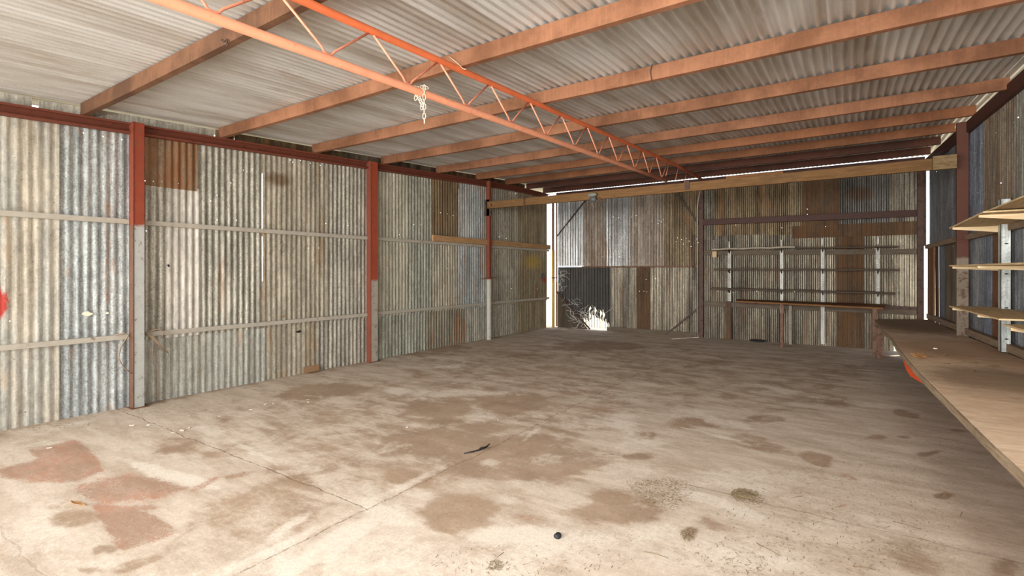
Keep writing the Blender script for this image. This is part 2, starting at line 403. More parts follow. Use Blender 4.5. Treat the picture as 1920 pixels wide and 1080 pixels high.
# ================================================================== SETTING
# ground outside ---------------------------------------------------
g = MB(); g.add([(-60,-60,-.06),(60,-60,-.06),(60,60,-.06),(-60,60,-.06)], [(0,1,2,3)])
tag(g.build('ground', M['ground'], recenter=False), None, None, kind='structure')

# floor ------------------------------------------------------------
def build_floor():
    xs = np.arange(-6.75, 1.95, .03); ys = np.arange(-1.7, 12.0, .03)
    Xg, Yg = np.meshgrid(xs, ys); Xf, Yf = Xg.ravel(), Yg.ravel()
    # place of each floor point in the photograph's frame, only to lay the stains out where they lie
    dep = Xf*FV.x+Yf*FV.y; ok = dep > .4; dd = np.where(ok, dep, .4)
    px = 960+FPX*(Xf*RV.x+Yf*RV.y)/dd; py = CYPX+FPX*CAMH/dd
    def vnoise(sc, seed):
        r_ = np.random.RandomState(seed).rand(64, 64); a = (Xf*sc) % 63; b = (Yf*sc) % 63
        i, j = a.astype(int), b.astype(int); fa, fb = a-i, b-j; fa = fa*fa*(3-2*fa); fb = fb*fb*(3-2*fb)
        return (r_[i,j]*(1-fa)+r_[i+1,j]*fa)*(1-fb)+(r_[i,j+1]*(1-fa)+r_[i+1,j+1]*fa)*fb-.5
    wn1 = vnoise(1.6, 1)+.6*vnoise(3.7, 2)+.45*vnoise(7.3, 3)+.3*vnoise(14, 4)
    wn2 = vnoise(1.9, 5)+.6*vnoise(4.1, 6)+.45*vnoise(8.1, 7)+.3*vnoise(15, 8)
    wamp = 150/np.maximum(dd, 1.5)*.38
    px_t, py_t = px, py
    px = px+wn1*wamp*1.1; py = py+wn2*wamp*.55
    dark = np.zeros_like(Xf); light = np.zeros_like(Xf); rust = np.zeros_like(Xf); deb = np.zeros_like(Xf)
    def ell(arr, cx, cy, rx, ry, s=1., soft=.6, ang=0):
        a = math.radians(ang); dx, dy = px-cx, py-cy
        u = (dx*math.cos(a)+dy*math.sin(a))/rx; v = (-dx*math.sin(a)+dy*math.cos(a))/ry
        d = np.sqrt(u*u+v*v)+.35*wn2+.25*wn1; w = np.clip((1+soft-d)/(2*soft), 0, 1); w = w*w*(3-2*w)*ok
        np.maximum(arr, w*s, out=arr) if s > 0 else np.copyto(arr, np.maximum(arr+w*s, -1))
    def poly(arr, pts, s=1., soft=6.):
        P = np.array(pts, float); n = len(P); inside = np.zeros(len(px), bool); dist = np.full(len(px), 1e9)
        for i in range(n):
            a, b = P[i], P[(i+1) % n]
            c = ((a[1] > py) != (b[1] > py)) & (px < (b[0]-a[0])*(py-a[1])/(b[1]-a[1]+1e-9)+a[0]); inside ^= c
            ab = b-a; t = np.clip(((px-a[0])*ab[0]+(py-a[1])*ab[1])/(ab@ab), 0, 1)
            dist = np.minimum(dist, np.hypot(px-a[0]-t*ab[0], py-a[1]-t*ab[1]))
        sd = np.where(inside, -dist, dist); w = np.clip((soft-sd)/(2*soft), 0, 1)*ok
        np.maximum(arr, w*s, out=arr) if s > 0 else np.copyto(arr, np.maximum(arr+w*s, -1))
    # brown, damp and worn zones
    poly(dark, [(380,790),(560,712),(700,690),(880,640),(1040,618),(1330,640),(1700,672),(1700,700),(1560,750),(1360,770),(1190,790),(1165,815),(1090,830),(1180,880),(1120,910),(1010,945),(860,930),(760,960),(650,935),(560,880),(430,850)], .50, 40)
    poly(dark, [(290,1032),(340,965),(455,915),(560,880),(645,945),(560,1002),(430,1015),(340,1032)], .6, 14)
    poly(dark, [(1150,660),(1500,690),(1600,730),(1500,790),(1380,775),(1200,740)], .50, 30)
    for a in [(855,965,72,42),(1150,950,80,34),(820,768,75,26),(960,755,90,22),(1010,822,40,14,.9),(620,735,110,16),(860,830,150,30),(1000,870,190,38),(760,890,42,14),(905,805,60,14),
              (540,875,60,14,.7),(130,972,42,16,.95),(190,1032,26,10,.9),(255,1058,55,12,.8,.4,-15),(95,947,14,6,.8),(165,1068,25,8,.7),(600,1048,14,14,.9,.3),(345,835,70,18,.7),(405,855,45,10,.6),(790,655,120,14,.7),
              (1540,748,60,14,.8,.5,8),(1430,785,34,9,.8),(1290,792,45,12,.7),(1205,817,24,7,.9),(1205,855,34,8,.9),(1530,862,34,14,.9,.5,15),(1695,776,24,6,1,.4,10),(1648,820,20,4,.9),(1700,819,18,4,.9),
              (1745,850,26,4,.9,.4,-10),(1725,853,16,5,.9),(1545,724,34,6,.9),(1430,835,70,14,.6,.6,18),(1765,928,16,5,1,.3),(1800,808,20,3,.9),(1560,692,60,9,.6),(1700,1040,70,24,.6,.6,30),(1340,985,50,14,.5,.7,20),
              (1130,650,110,10,.9),(1000,668,60,7,.7),(1290,1000,14,12,.9,.4),(1890,1060,30,16,.7),(700,790,80,14,.5),(480,800,30,8,.5),(1010,1000,0.1,.1),(120,1000,60,6,.4)]:
        ell(dark, *a)
    # pale bloom
    poly(light, [(0,985),(90,930),(180,1030),(330,1060),(560,1005),(720,930),(800,1000),(900,1025),(1040,965),(1130,1000),(1260,960),(1400,990),(1560,1060),(1500,1090),(0,1090)], .55, 30)
    for a in [(650,1010,150,24,1,.6,-28),(730,965,75,22,1,.5,20),(545,985,60,10,.7,.5,-35),(300,885,80,10,.8,.5,18),(380,900,60,8,.7,.5,20),(790,753,44,9,.6),(905,783,34,16,.55),(1010,783,20,8,.6),(1035,857,36,12,.6),
              (1090,800,60,16,.7),(925,868,30,10,.55),(1005,808,26,6,.7,.4,-40),(740,840,40,14,.55),(745,735,30,8,.7),(860,738,130,9,.6),(1160,790,50,18,.7),(1090,910,90,10,.4),(1190,870,70,80,.6),(980,1000,110,18,.9),
              (1230,1000,70,28,.8),(1340,940,90,10,.8,.5,17),(1110,960,24,8,-.2),(960,937,30,12,.7),(1180,745,60,10,.6),(1360,790,50,8,.8,.5,12),(1290,775,40,10,.7),(1490,735,110,4,.7,.5,9),(1640,760,60,4,.7,.5,8),
              (1340,815,70,4,.9,.4,14),(1440,900,160,24,.5),(1240,720,60,7,.5),(1370,690,80,5,.5,.5,8),(560,900,60,12,.5,.5,22),(470,845,70,6,.8,.4,24),(130,800,90,8,.6,.5,-12),(60,830,60,8,.5),(640,665,60,6,.4),(700,674,50,4,.6),
              (840,688,30,5,.8),(1080,1020,200,30,.6),(1500,960,200,30,.4,.6,14),(1680,990,140,14,.5,.5,14),(110,905,80,12,.4),(1030,645,60,4,.6),(430,920,40,8,-.3)]:
        ell(light, *a)
    # concrete joints: pale lips
    light = np.maximum(light, .65*np.exp(-((Xf+2.56)/.06)**2)*(Yf < 3.0)*(Yf > 1.0))
    light = np.maximum(light, .50*np.exp(-((Yf-2.27)/.12)**2)*(Xf < -2.6)*(Xf > -5.2))
    light = np.maximum(light, .45*np.exp(-((Yf-3.66+.0*Xf)/.05)**2)*(Xf > -1.1))
    # red-brown rough patches
    pxw, pyw = px, py; px = px_t+wn1*6; py = py_t+wn2*4
    poly(rust, [(52,843),(142,826),(165,842),(178,856),(196,884),(150,900),(95,906),(45,900),(0,895),(0,880),(65,862)], .95, 5)
    poly(rust, [(142,905),(200,893),(240,885),(300,896),(355,910),(340,925),(290,940),(190,944),(135,925)], .8, 8)
    poly(rust, [(170,943),(250,948),(292,966),(333,996),(268,1022),(222,1036),(205,1010),(190,985)], .95, 5)
    for a in [(385,905,34,5,.75,.4,-28),(455,888,40,4,.6,.4,-12),(270,950,40,5,.7),(1590,894,24,6,.6,.5,20),(1530,898,26,8,.5),(1578,948,8,4,.7),(1010,975,46,10,.35,.6,18),(1350,912,20,3,.3),(1362,800,6,4,.5)]:
        ell(rust, *a)
    px, py = pxw, pyw
    # chaff and dung coloured debris
    for a in [(1240,918,62,30,.7),(1395,926,28,12,1,.4,12),(1290,1003,16,14,.8),(930,1060,16,12,.7),(1765,928,18,6,.8),(1200,905,30,10,.6),(1160,1010,60,14,.4),(1640,940,220,60,.35),(1700,1040,160,40,.4),(1330,905,60,8,.4),(1380,1060,60,30,.45),(1010,1075,70,8,.4),
              (300,770,90,5,.4,.6,-10),(700,680,110,5,.4,.6,-8),(60,800,90,5,.5,.6,-12)]:
        ell(deb, *a)
    # more chaff and a browner band along the foot of the left wall
    deb = np.maximum(deb, .55*np.exp(-((Xf-LX)/.12)**2)); dark = np.maximum(dark, .5*np.exp(-((Xf-LX)/.25)**2))
    # crack depth
    Z = np.zeros_like(Xf); wob = .012*np.sin(Yf*5.1)+.01*np.sin(Yf*13.3)
    Z -= .004*np.exp(-((Xf+2.5+wob)/.015)**2)*(Yf < 11.5)
    me = bpy.data.meshes.new('floor'); o = bpy.data.objects.new('floor', me)
    nx, ny = len(xs), len(ys)
    idx = np.arange(nx*ny).reshape(ny, nx)
    F = np.stack([idx[:-1,:-1], idx[:-1,1:], idx[1:,1:], idx[1:,:-1]], -1).reshape(-1, 4)
    me.vertices.add(nx*ny); me.vertices.foreach_set('co', np.stack([Xf, Yf, Z], -1).ravel().astype('f'))
    me.loops.add(F.size); me.loops.foreach_set('vertex_index', F.ravel().astype('i'))
    me.polygons.add(len(F)); me.polygons.foreach_set('loop_start', (np.arange(len(F))*4).astype('i')); me.polygons.foreach_set('loop_total', np.full(len(F), 4, 'i'))
    me.update(calc_edges=True)
    at = me.attributes.new('stain', 'FLOAT_COLOR', 'POINT')
    at.data.foreach_set('color', np.stack([dark, light, rust, deb], -1).ravel().astype('f'))
    C.objects.link(o); tag(o, None, None, kind='structure')
    n = N('concrete_floor'); p = n.pos(False)
    a = n.new('ShaderNodeAttribute', attribute_name='stain')
    sep = n.new('ShaderNodeSeparateColor'); n.L.new(a.outputs['Color'], sep.inputs[0])
    n1 = n.noise(p, 2.6, 14, .72, .5); n2 = n.noise(n.vm('ADD', p, (5, 9, 2)), 1.7, 14, .70, .4); n3 = n.noise(p, 16, 10, .80, .2)
    n5 = n.ss(n.noise(p, 75, 6, .8), .34, .66); n6 = n.ss(n.noise(n.vm('ADD', p, (1, 2, 3)), 30, 8, .8), .34, .66)
    n4 = n.noise(n.mul(n.vm('ADD', p, (3, 1, 7)), (1.1, 3.4, 1)), 1.6, 12, .72, .3)
    col = n.mix(n.ss(n4, .36, .64), lin((212, 196, 178)), lin((186, 167, 147)))
    col = n.val(col, n.ma('ADD', .80, n.ma('MULTIPLY', n3, .40)))
    d = n.ss(n.ma('ADD', sep.outputs[0], n.ma('ADD', n.ma('MULTIPLY', n.ma('SUBTRACT', n1, .5), 2.0), n.ma('MULTIPLY', n.ma('SUBTRACT', n4, .5), 1.1))), .22, .86)
    col = n.mix(n.ma('MULTIPLY', d, .80), col, n.val(n.mix(n.ss(n2, .4, .62), lin((146, 120, 96)), lin((166, 140, 115))), n.ma('ADD', .84, n.ma('MULTIPLY', n3, .32))))
    l = n.ss(n.ma('ADD', n.ma('SUBTRACT', sep.outputs[1], n.ma('MULTIPLY', sep.outputs[0], .15)), n.ma('ADD', n.ma('MULTIPLY', n.ma('SUBTRACT', n2, .5), 2.2), n.ma('MULTIPLY', n.ma('SUBTRACT', n3, .5), 1.1))), .26, .90)
    col = n.mix(n.ma('MULTIPLY', l, .80), col, lin((226, 214, 198)))
    rn0 = n.ma('ADD', n.ma('MULTIPLY', n.ma('SUBTRACT', n5, .5), .55), n.ma('MULTIPLY', n.ma('SUBTRACT', n6, .5), .45))
    rn_ = n.ma('ADD', rn0,  n.ma('MULTIPLY', n.ma('SUBTRACT', n1, .5), 1.8))
    r = n.ss(n.ma('ADD', sep.outputs[2], rn_), .30, .80)
    r = n.ma('MULTIPLY', r, n.ma('ADD', .35, n.ma('MULTIPLY', n.ma('ADD', n5, n6), .38)), clamp=True)
    col = n.mix(n.ma('MULTIPLY', r, .85), col, n.mix(n.ss(n.noise(p, 3), .4, .6), lin((172, 114, 84)), lin((152, 112, 86))))
    # scattered chaff
    c1 = n.noise(n.mul(p, (1, 1, 1)), 55, 4, .75)
    dm = n.ss(n.ma('ADD', c1, n.ma('MULTIPLY', a.outputs['Alpha'], .22)), .66, .72)
    col = n.mix(n.ma('MULTIPLY', dm, .7), col, lin((112, 92, 64)))
    # joints
    s3 = n.new('ShaderNodeSeparateXYZ'); n.L.new(p, s3.inputs[0]); X_, Y_ = s3.outputs[0], s3.outputs[1]
    w = n.ma('MULTIPLY', n.ma('SUBTRACT', n.noise(p, 3.5, 6, .7), .5), .10)
    def line(co_, at_, wid, m1=None):
        q = n.ma('ABSOLUTE', n.ma('SUBTRACT', n.ma('ADD', co_, w), at_)); q = n.ma('SUBTRACT', 1., n.ss(q, wid*.4, wid))
        return q if m1 is None else n.ma('MULTIPLY', q, m1)
    left = n.ma('LESS_THAN', X_, -2.5); rightm = n.ma('GREATER_THAN', X_, -1.1)
    ln = n.ma('MAXIMUM', line(X_, -2.5, .009), n.ma('MAXIMUM', line(Y_, 2.1, .010, left), n.ma('MAXIMUM', n.ma('MULTIPLY', line(Y_, .75, .008, left), .35), n.ma('MULTIPLY', line(Y_, 3.58, .012, rightm), .6))))
    col = n.mix(n.ma('MULTIPLY', n.ma('MULTIPLY', ln, n.ss(n3, .42, .56)), .7), col, lin((112, 90, 70)))
    f = n.noise(p, 130, 4, .75)
    col = n.val(col, n.ma('ADD', .86, n.ma('MULTIPLY', n5, .20)))
    col = n.val(col, n.ma('ADD', .90, n.ma('MULTIPLY', n6, .16)))
    pits = n.ss(n.noise(n.vm('ADD', p, (4, 4, 4)), 42, 3, .6), .68, .73)
    col = n.mix(n.ma('MULTIPLY', pits, .5), col, lin((128, 104, 80)))
    h = n.ma('ADD', n.ma('ADD', n.ma('MULTIPLY', n3, .5), n.ma('MULTIPLY', f, .35)), n.ma('ADD', n.ma('MULTIPLY', r, n.ma('MULTIPLY', f, .9)), n.ma('MULTIPLY', ln, -.45)))
    n.bump(h, .006, .45)
    me.materials.append(n.done(col, .88, 0, .2))
    return o
floor = build_floor()

# left wall --------------------------------------------------------
wl = thing('wall_left', None, None, (LX, 5, 0), kind='structure')
topL = lambda u: roofz(u)-.19
GZ = .78
hl = lambda px_, py_: (lambda d: (d.y*(LX/d.x), CAMH+d.z*(LX/d.x)))(ray(px_, py_))
holesL = [hl(*p) for p in [(157,249),(194,256),(229,262),(271,339),(287,340),(303,341),(334,344),(361,347),(456,319),(394,377),(406,366),(433,343),(407,412),(443,413),(273,433),(18,602),(578,465),(597,465),
     (543,300),(549,304),(563,301),(582,306),(601,310),(611,419),(652,423),(669,424),(742,424),(775,421),(787,421),(826,399),(840,401),(850,404),(840,503),(750,440),(960,541),(985,543),(1007,542),(936,444),(950,447),(955,362),(967,363),(972,448),(985,449)]]
def lsheet(u0, u1, zb, zt, m, off=0., label=None, keep=None, phase=None, amp=AMP):
    o = sheet(pl_left, u0, u1, zb, zt, off, holesL, keep, phase, amp, seed=3).build('corrugated_sheet', M[m], wl, smooth=True)
    if label: o['label'] = label
    return o
lsheet(-1.75, .82, -.03, topL, 'beige', 0, amp=.0035)
lsheet(.80, 1.62, -.03, topL, 'beige', .004, 'smooth beige painted sheet', amp=.0035)
lsheet(1.60, 2.28, -.03, topL, 'greyblue', -.002, 'blue grey spangled sheet', amp=.0055)
lsheet(2.26, 2.60, GZ-.06, topL, 'grey', .003)
lsheet(2.56, 2.95, GZ-.06, 2.50, 'pale', .006, 'pale whitish sheet')
lsheet(2.36, 2.90, 2.47, topL, 'rusty', .009, 'short rust brown patch sheet')
lsheet(2.55, 2.95, 2.45, topL, 'grey', -.002)
lsheet(2.92, 3.72, GZ-.06, topL, 'grey', .001)
lsheet(3.70, 4.76, GZ-.06, topL, 'tan', -.004, 'tan stained sheet', amp=.0055, keep=lambda u, z: not (u < 3.727 and (1.35 < z < 1.98 or 2.06 < z < 2.82)))
lsheet(4.74, 5.56, GZ-.06, topL, 'grey', .003)
lsheet(5.54, 6.42, GZ-.06, topL, 'cream', 0, 'cream coloured sheet')
lsheet(6.40, 7.08, GZ-.06, topL, 'green', .004)
lsheet(7.06, 7.86, 2.1, topL, 'brown', .006, 'brown sheet')
lsheet(7.04, 7.86, GZ-.06, 2.14, 'tan', 0)
lsheet(7.84, 8.72, GZ-.06, topL, 'greyblue', .002)
lsheet(8.70, 10.08, GZ-.06, topL, 'mid', -.002, 'grey sheet with faded white scrawl')
lsheet(10.05, 11.47, GZ-.06, topL, 'end', .003, 'brown grey sheet with yellow blue and red paint')
for a, b, m in ((2.26,3.35,'lowpale'),(3.33,3.78,'lowpale'),(3.76,4.6,'tan'),(4.58,5.56,'grey'),(5.54,6.9,'green'),(6.88,8.1,'lowrust'),(8.08,8.8,'grey'),(8.78,10.1,'mid'),(10.08,11.47,'end')):
    lsheet(a, b, -.03, GZ+.02, m, -.008, amp=.0045 if m in ('lowpale', 'tan') else .008)
# strip between the eave beam and the roof
def strip(u0, u1, lo, hi, m='fascia', tilt=0):
    mb = MB(); k = max(2, int((u1-u0)/.25)); vs = []
    for i in range(k+1):
        u = lerp(u0, u1, i/k); w = .004*math.sin(u*7)
        for x in (LX-.015, LX-.005):
            vs += [(x+w, u, roofz(u)-hi-.19*0+w), (x+w, u, roofz(u)-lo)]
    fs = []
    for i in range(k):
        a = i*4; b = a+4
        fs += [(a,b,b+1,a+1),(a+2,a+3,b+3,b+2),(a+1,b+1,b+3,a+3),(a,a+2,b+2,b)]
    fs += [(0,1,3,2), (k*4,k*4+2,k*4+3,k*4+1)]
    mb.add(vs, fs); return mb.build('fascia_strip', M[m], wl)
strip(-1.75, 1.42, .022, .24); strip(1.47, 3.1, .030, .24); strip(3.12, 3.35, .02, .24, 'rusty'); strip(3.36, 5.0, .026, .24, 'b_tan'); strip(5.0, 7.6, .018, .24, 'b_grey'); strip(7.6, 10.4, .022, .24, 'b_tan')

# back wall (right bay) --------------------------------------------
wb = thing('wall_back', None, None, (-.8, DY, 0), kind='structure')
bk = lambda px_, py_: (lambda d: (d.x*DY/d.y, CAMH+d.z*DY/d.y))(ray(px_, py_))
holesB = [bk(*p) for p in [(1193,404),(1183,407),(1160,408),(1150,407),(1207,546),(1213,547),(1199,546),(1211,524),(1229,522),(1270,446),(1277,449),(1286,447),(1292,452),(1300,455),(1306,448),(1309,455),(1281,458),(1268,453),(1296,462),
     (1199,619),(1206,620),(1224,622),(1236,622),(1173,619),(1190,618),(1105,495),(1120,482),(1130,481),(1147,482),(1161,482),(1236,414),(1240,416),(1234,419),(1244,411),(1380,422),(1407,413),(1514,392),(1514,402),(1548,425),(1419,546),(1490,547),(1346,546),(1374,548),(1466,427)]]
def bsheet(u0, u1, zb, zt, m, off=0., label=None, parent=None, **k):
    k.setdefault('amp', .0105)
    o = sheet(pl_back, u0, u1, zb, zt, off, holesB, seed=5, **k).build('corrugated_sheet', M[m], parent or wb, smooth=True)
    if label: o['label'] = label
    return o
bsheet(-2.66, -2.42, 2.2, 3.5, 'b_grey', .0)
bsheet(-2.44, -1.4, 2.28, 3.5, 'b_tan', .004)
bsheet(-1.42, -.72, 2.25, 3.5, 'b_tan', 0)
bsheet(-.74, -.08, 2.28, 3.5, 'b_rust', .003, 'rust brown sheet', amp=.007)
bsheet(-.10, .72, 2.36, 3.5, 'b_blue', 0, 'blue grey sheet with round rust stain')
bsheet(.70, 1.12, 2.38, 3.5, 'b_grey', .004)
bsheet(-2.66, -2.2, -.03, 2.36, 'b_grey', -.012)
bsheet(-2.22, -1.3, -.03, 2.34, 'b_grey', -.008)
bsheet(-1.32, -.72, -.03, 2.36, 'b_grey', -.012)
bsheet(-.74, -.12, -.03, 2.3, 'b_light', -.008, 'pale grey sheet')
bsheet(-.14, .30, -.03, 2.44, 'b_rust', -.004, 'full rust sheet')
bsheet(-.9, 1.1, 2.17, 2.42, 'b_rust', .010, 'rusty overlap strip', amp=.0085)
bsheet(.28, .76, -.03, 2.36, 'b_light', -.012)
bsheet(.74, 1.12, .12, 2.36, 'b_light', -.008)
def rail(name, p0, p1, w, h, m, parent, label=None):
    o = MB().bar(p0, p1, w, h).build(name, M[m], parent, bevel=.003)
    if label: o['label'] = label
    return o
rail('top_rail', (-6.38, 11.66, 3.50), (1.2, 11.66, 3.50), .07, .145, 'darkred', wb)
rail('timber_rail', (-2.64, 11.69, 1.905), (1.12, 11.69, 1.855), .04, .10, 'timberg', wb)
rail('timber_rail', (-2.64, 11.69, .765), (1.12, 11.69, .74), .045, .10, 'timberg', wb)
# door in the back wall ------------------------------------------------
dr = thing('door_1', None, None, (-4.55, DY, 0), kind='structure')
X0, X1, XS = -6.39, -2.74, -4.37
rr = random.Random(3); tear = {}
def torn(u, z):
    if z > .85: return True
    # ragged hole rusted out of the foot of the sheet: narrow fingers between ribs
    k = int(math.floor(u/PITCH)); c = {0:.75, 1:.25, 2:.9, 3:.5}[k % 4]
    if k not in tear: tear[k] = rr.uniform(.3, 1)
    e = max(0, 1-abs((u+5.30)/.44)**1.6); h = .80*e*tear[k]
    f = (u/PITCH) % 1
    if -5.78 < u < -4.95 and z < .05: return False
    if z < h and f < .42+.25*math.sin(z*31+k) and u < -4.92 and u > -5.75: return False
    if z < .30*e and f < .75: return False
    return True
bsheet(X0, -5.62, 1.635, 3.44, 'd_shiny', .002, 'bright new galvanised sheet', dr)
bsheet(-5.64, -5.0, 1.60, 3.46, 'd_brown', -.004, None, dr)
bsheet(-5.02, XS, 1.60, 3.46, 'd_shiny', -.002, 'shiny brown streaked sheet', dr)
bsheet(XS-.01, -3.55, 1.60, 3.44, 'd_brown', .002, None, dr)
bsheet(-3.57, X1, 1.60, 3.42, 'b_tan', -.004, None, dr, keep=lambda u, z: not (z > 3.36 and -3.1 < u < -2.85))
bsheet(X0, -4.9, .0, 1.60, 'd_dark', -.004, 'dark sheet torn open at its foot', dr, keep=torn)
bsheet(-4.93, -4.55, .0, 1.60, 'b_light', -.010, None, dr)
bsheet(-4.57, XS+.02, .0, 1.60, 'b_grey', -.006, None, dr)
bsheet(XS+.01, -4.2, .0, 1.60, 'b_light', -.010, None, dr)
bsheet(-4.22, -3.88, .0, 1.60, 'b_rust', -.006, 'rust streaked sheet', dr)
bsheet(-3.9, -3.3, .0, 1.60, 'b_light', -.010, None, dr)
bsheet(-3.32, -3.0, .0, 1.60, 'b_light', -.006, None, dr)
bsheet(-3.02, X1, .0, 1.60, 'b_grey', -.010, None, dr)
mb = MB(); mb.add([(X0,11.73,.0),(-5.5,11.73,.0),(X0,11.73,.93),(X0,11.725,.0),(-5.5,11.725,.0),(X0,11.725,.93)], [(0,1,2),(3,5,4),(0,2,5,3),(1,4,5,2),(0,3,4,1)])
mb.build('corner_plate', M['d_plate'], dr)['label'] = 'flat brown corner plate behind the brace'
for nm, a, b in (('top_rail',(X0,11.70,3.43),(X1,11.70,3.40)),('middle_rail',(-5.66,11.70,1.605),(X1,11.70,1.60)),('stile',(X0,11.70,0.02),(X0,11.70,3.43)),('stile',(X1+.02,11.70,.02),(X1+.02,11.70,3.42)),
                 ('brace',(X0,11.68,2.42),(-5.50,11.68,3.38)),('brace',(-3.28,11.68,3.36),(X1,11.68,2.55)),('brace',(X0,11.68,.96),(-5.42,11.68,.01)),('brace',(X1,11.68,.68),(-3.49,11.68,.01))):
    w = .035 if nm != 'stile' else .03
    MB().sweep([(-.002,-w/2),(.03,-w/2),(.03,-w/2+.005),(.003,-w/2+.005),(.003,w/2),(-.002,w/2)], a, b, (0,1,0) if nm == 'stile' else (0,0,1)).build(nm, M['browns' if nm != 'brace' else 'darksteel'], dr)
MB().box((-6.36,11.715,1.612),(-5.66,11.735,1.628)).build('bottom_edge_strip', M['galvd'], dr)
MB().box((-4.97,11.69,.0),(-2.8,11.705,.10)).build('kick_board', M['timberg'], dr)

# right wall -------------------------------------------------------
wr = thing('wall_right', None, None, (1.5, 5, 0), kind='structure')
topR = lambda u: roofz(u)-.16
def rwp(px_, py_):
    d = ray(px_, py_); t = (1.24+11.755*.045)/(d.x+.045*d.y); return (d.y*t, CAMH+d.z*t)
holesR = [rwp(*p) for p in [(1752,402),(1812,278),(1817,280),(1815,282),(1829,365),(1834,361),(1869,249),(1870,247),(1843,268),(1879,236),(1881,238),(1904,229),(1910,220),(1913,218),(1815,313),(1878,343),(1893,330),(1786,462),(1843,425),(1755,322),(1822,390)]]
def rsheet(u0, u1, zb, zt, m, off=0., label=None, **k):
    o = sheet(pl_right, u0, u1, zb, zt, off, holesR, seed=9, **k).build('corrugated_sheet', M[m], wr, smooth=True)
    if label: o['label'] = label
    return o
rsheet(9.9, 11.56, 1.95, topR, 'r_blue', 0, 'flat blue grey sheet', amp=.003)
rsheet(9.1, 9.95, 1.95, topR, 'r_blue', .003, amp=.004)
rsheet(8.2, 9.12, 1.95, topR, 'r_bluel', 0)
rsheet(7.7, 8.22, 1.95, topR, 'r_brown', .004)
rsheet(7.1, 7.72, 1.95, topR, 'r_brown', 0)
rsheet(6.3, 7.12, 1.95, topR, 'r_grey', .004)
rsheet(4.6, 6.32, 1.95, topR, 'r_grey', 0)
rsheet(2.0, 4.62, 1.95, topR, 'r_grey', .003)
rsheet(-1.75, 2.02, 1.95, topR, 'r_brown', 0)
for a, b, m, am in ((10.75,11.05,'r_brown',.001),(10.3,10.76,'r_bluel',.001),(9.6,10.32,'r_brown',.001),(9.05,9.62,'r_blue',.003),(8.25,9.07,'r_blue',.006),(7.9,8.27,'r_bluel',.007),(7.62,7.92,'r_rust',.006),(7.2,7.64,'r_brown',.007),(6.5,7.22,'r_blue',.007),(4.0,6.52,'r_brown',.008),(-1.75,4.02,'r_grey',.008)):
    rsheet(a, b, .02, 1.98, m, -.006, amp=am)
def rrail(nm, u0, u1, z0, z1, off, w, h, m):
    return MB().bar((wallx(u0)-off, u0, z0), (wallx(u1)-off, u1, z1), w, h).build(nm, M[m], wr, bevel=.003)
rrail('timber_rail', 11.5, 3.0, 1.93, 1.97, .04, .05, .07, 'rail')
rrail('bottom_rail', 11.3, 3.0, .71, .71, .045, .06, .08, 'rail')
rrail('edge_rail', 11.6, -1.7, 3.44, 3.20, .03, .05, .15, 'darkred')

# ceiling ----------------------------------------------------------
ce = thing('ceiling', None, None, (-2.6, 5, 3.3), kind='structure')
x = -7.0; i = 0
while x < 1.95:
    x1 = min(x+.79, 1.98); us = np.linspace(x, x1, int((x1-x)/(PITCH/10))+1)
    ysr = [-1.8, 0, 1.78, 3.14, 4.46, 5.77, 7.14, 8.38, 9.48, 10.41, 11.2, 11.92]
    if x1 > 1.2: ysr = [-1.8, 0, 1.78, 3.14, 4.46, 5.77, 7.14, 8.38, 9.48, 10.41, 11.2, 11.92]
    vs = [(u, y, roofz(y)+AMP+.003*(i % 2)+AMP*1.9*math.sin(2*PI*u/PITCH)) for y in ysr for u in us]; m = len(us)
    fs = [(j*m+k, (j+1)*m+k, (j+1)*m+k+1, j*m+k+1) for j in range(len(ysr)-1) for k in range(m-1)]
    mb = MB(); mb.add(vs, fs); mb.build('roof_sheet', M['roof'], ce, smooth=True)
    x += .762; i += 1

# ================================================================== STEEL AND TIMBER FRAME
# eave beam along the left wall
mb = MB(); ys = (-1.7, 8.38, 9.48, 10.41, 11.5)
P = [(.018,0),(.085,0),(.085,.022),(.079,.022),(.079,.006),(.024,.006),(.024,.112),(.079,.112),(.079,.096),(.085,.096),(.085,.118),(.018,.118)]
vs = [(LX+a, y, roofz(y)-.250+b) for y in ys for a, b in P]; n_ = len(P)
fs = [(k*n_+i, k*n_+(i+1) % n_, (k+1)*n_+(i+1) % n_, (k+1)*n_+i) for k in range(len(ys)-1) for i in range(n_)]+[tuple(range(n_)), tuple((len(ys)-1)*n_+i for i in range(n_))[::-1]]
mb.add(vs, fs)
tag(mb.build('eave_beam', M['eave']), 'long dark red steel channel running along the top of the left wall', 'beam')

# left posts
def lpost(y0, y1, depth, zt, mface, mside, label, kind='rect'):
    t = thing('steel_post', label, 'post', (LX+.05, (y0+y1)/2, 0))
    xa = LX+.032
    # channel: the web turned to the room, one flange to the camera
    MB().box((xa, y0+.004, 0), (xa+depth, y1, zt)).build('post_shaft', M[mface], t, bevel=.004)
    MB().box((xa, y0-.004, 0), (xa+depth+.004, y0+.004, zt)).build('post_flange', M[mside], t)
    return t
p1 = lpost(2.20, 2.305, .115, roofz(2.25)-.13, 'post', 'post_side', 'nearest post of the left wall, red oxide above and flaking grey paint below')
MB().box((LX+.03, 2.17, 0), (LX+.18, 2.34, .008)).build('base_plate', M['browns'], p1)
p2 = lpost(5.47, 5.62, .10, roofz(5.55)-.13, 'post2', 'redox', 'middle post of the left wall, rusty red with a faded cream lower face')
MB().box((LX+.03, 5.44, 0), (LX+.165, 5.65, .008)).build('base_plate', M['browns'], p2)
p3 = thing('steel_post', 'far post of the left wall, thin red top half set in a pale round pipe', 'post', (LX+.1, 8.77, 0))
MB().bar((LX+.10, 8.76, 1.34), (LX+.10, 8.76, roofz(8.77)-.13), .085, .08).build('upper_shaft', M['redox'], p3, bevel=.004)
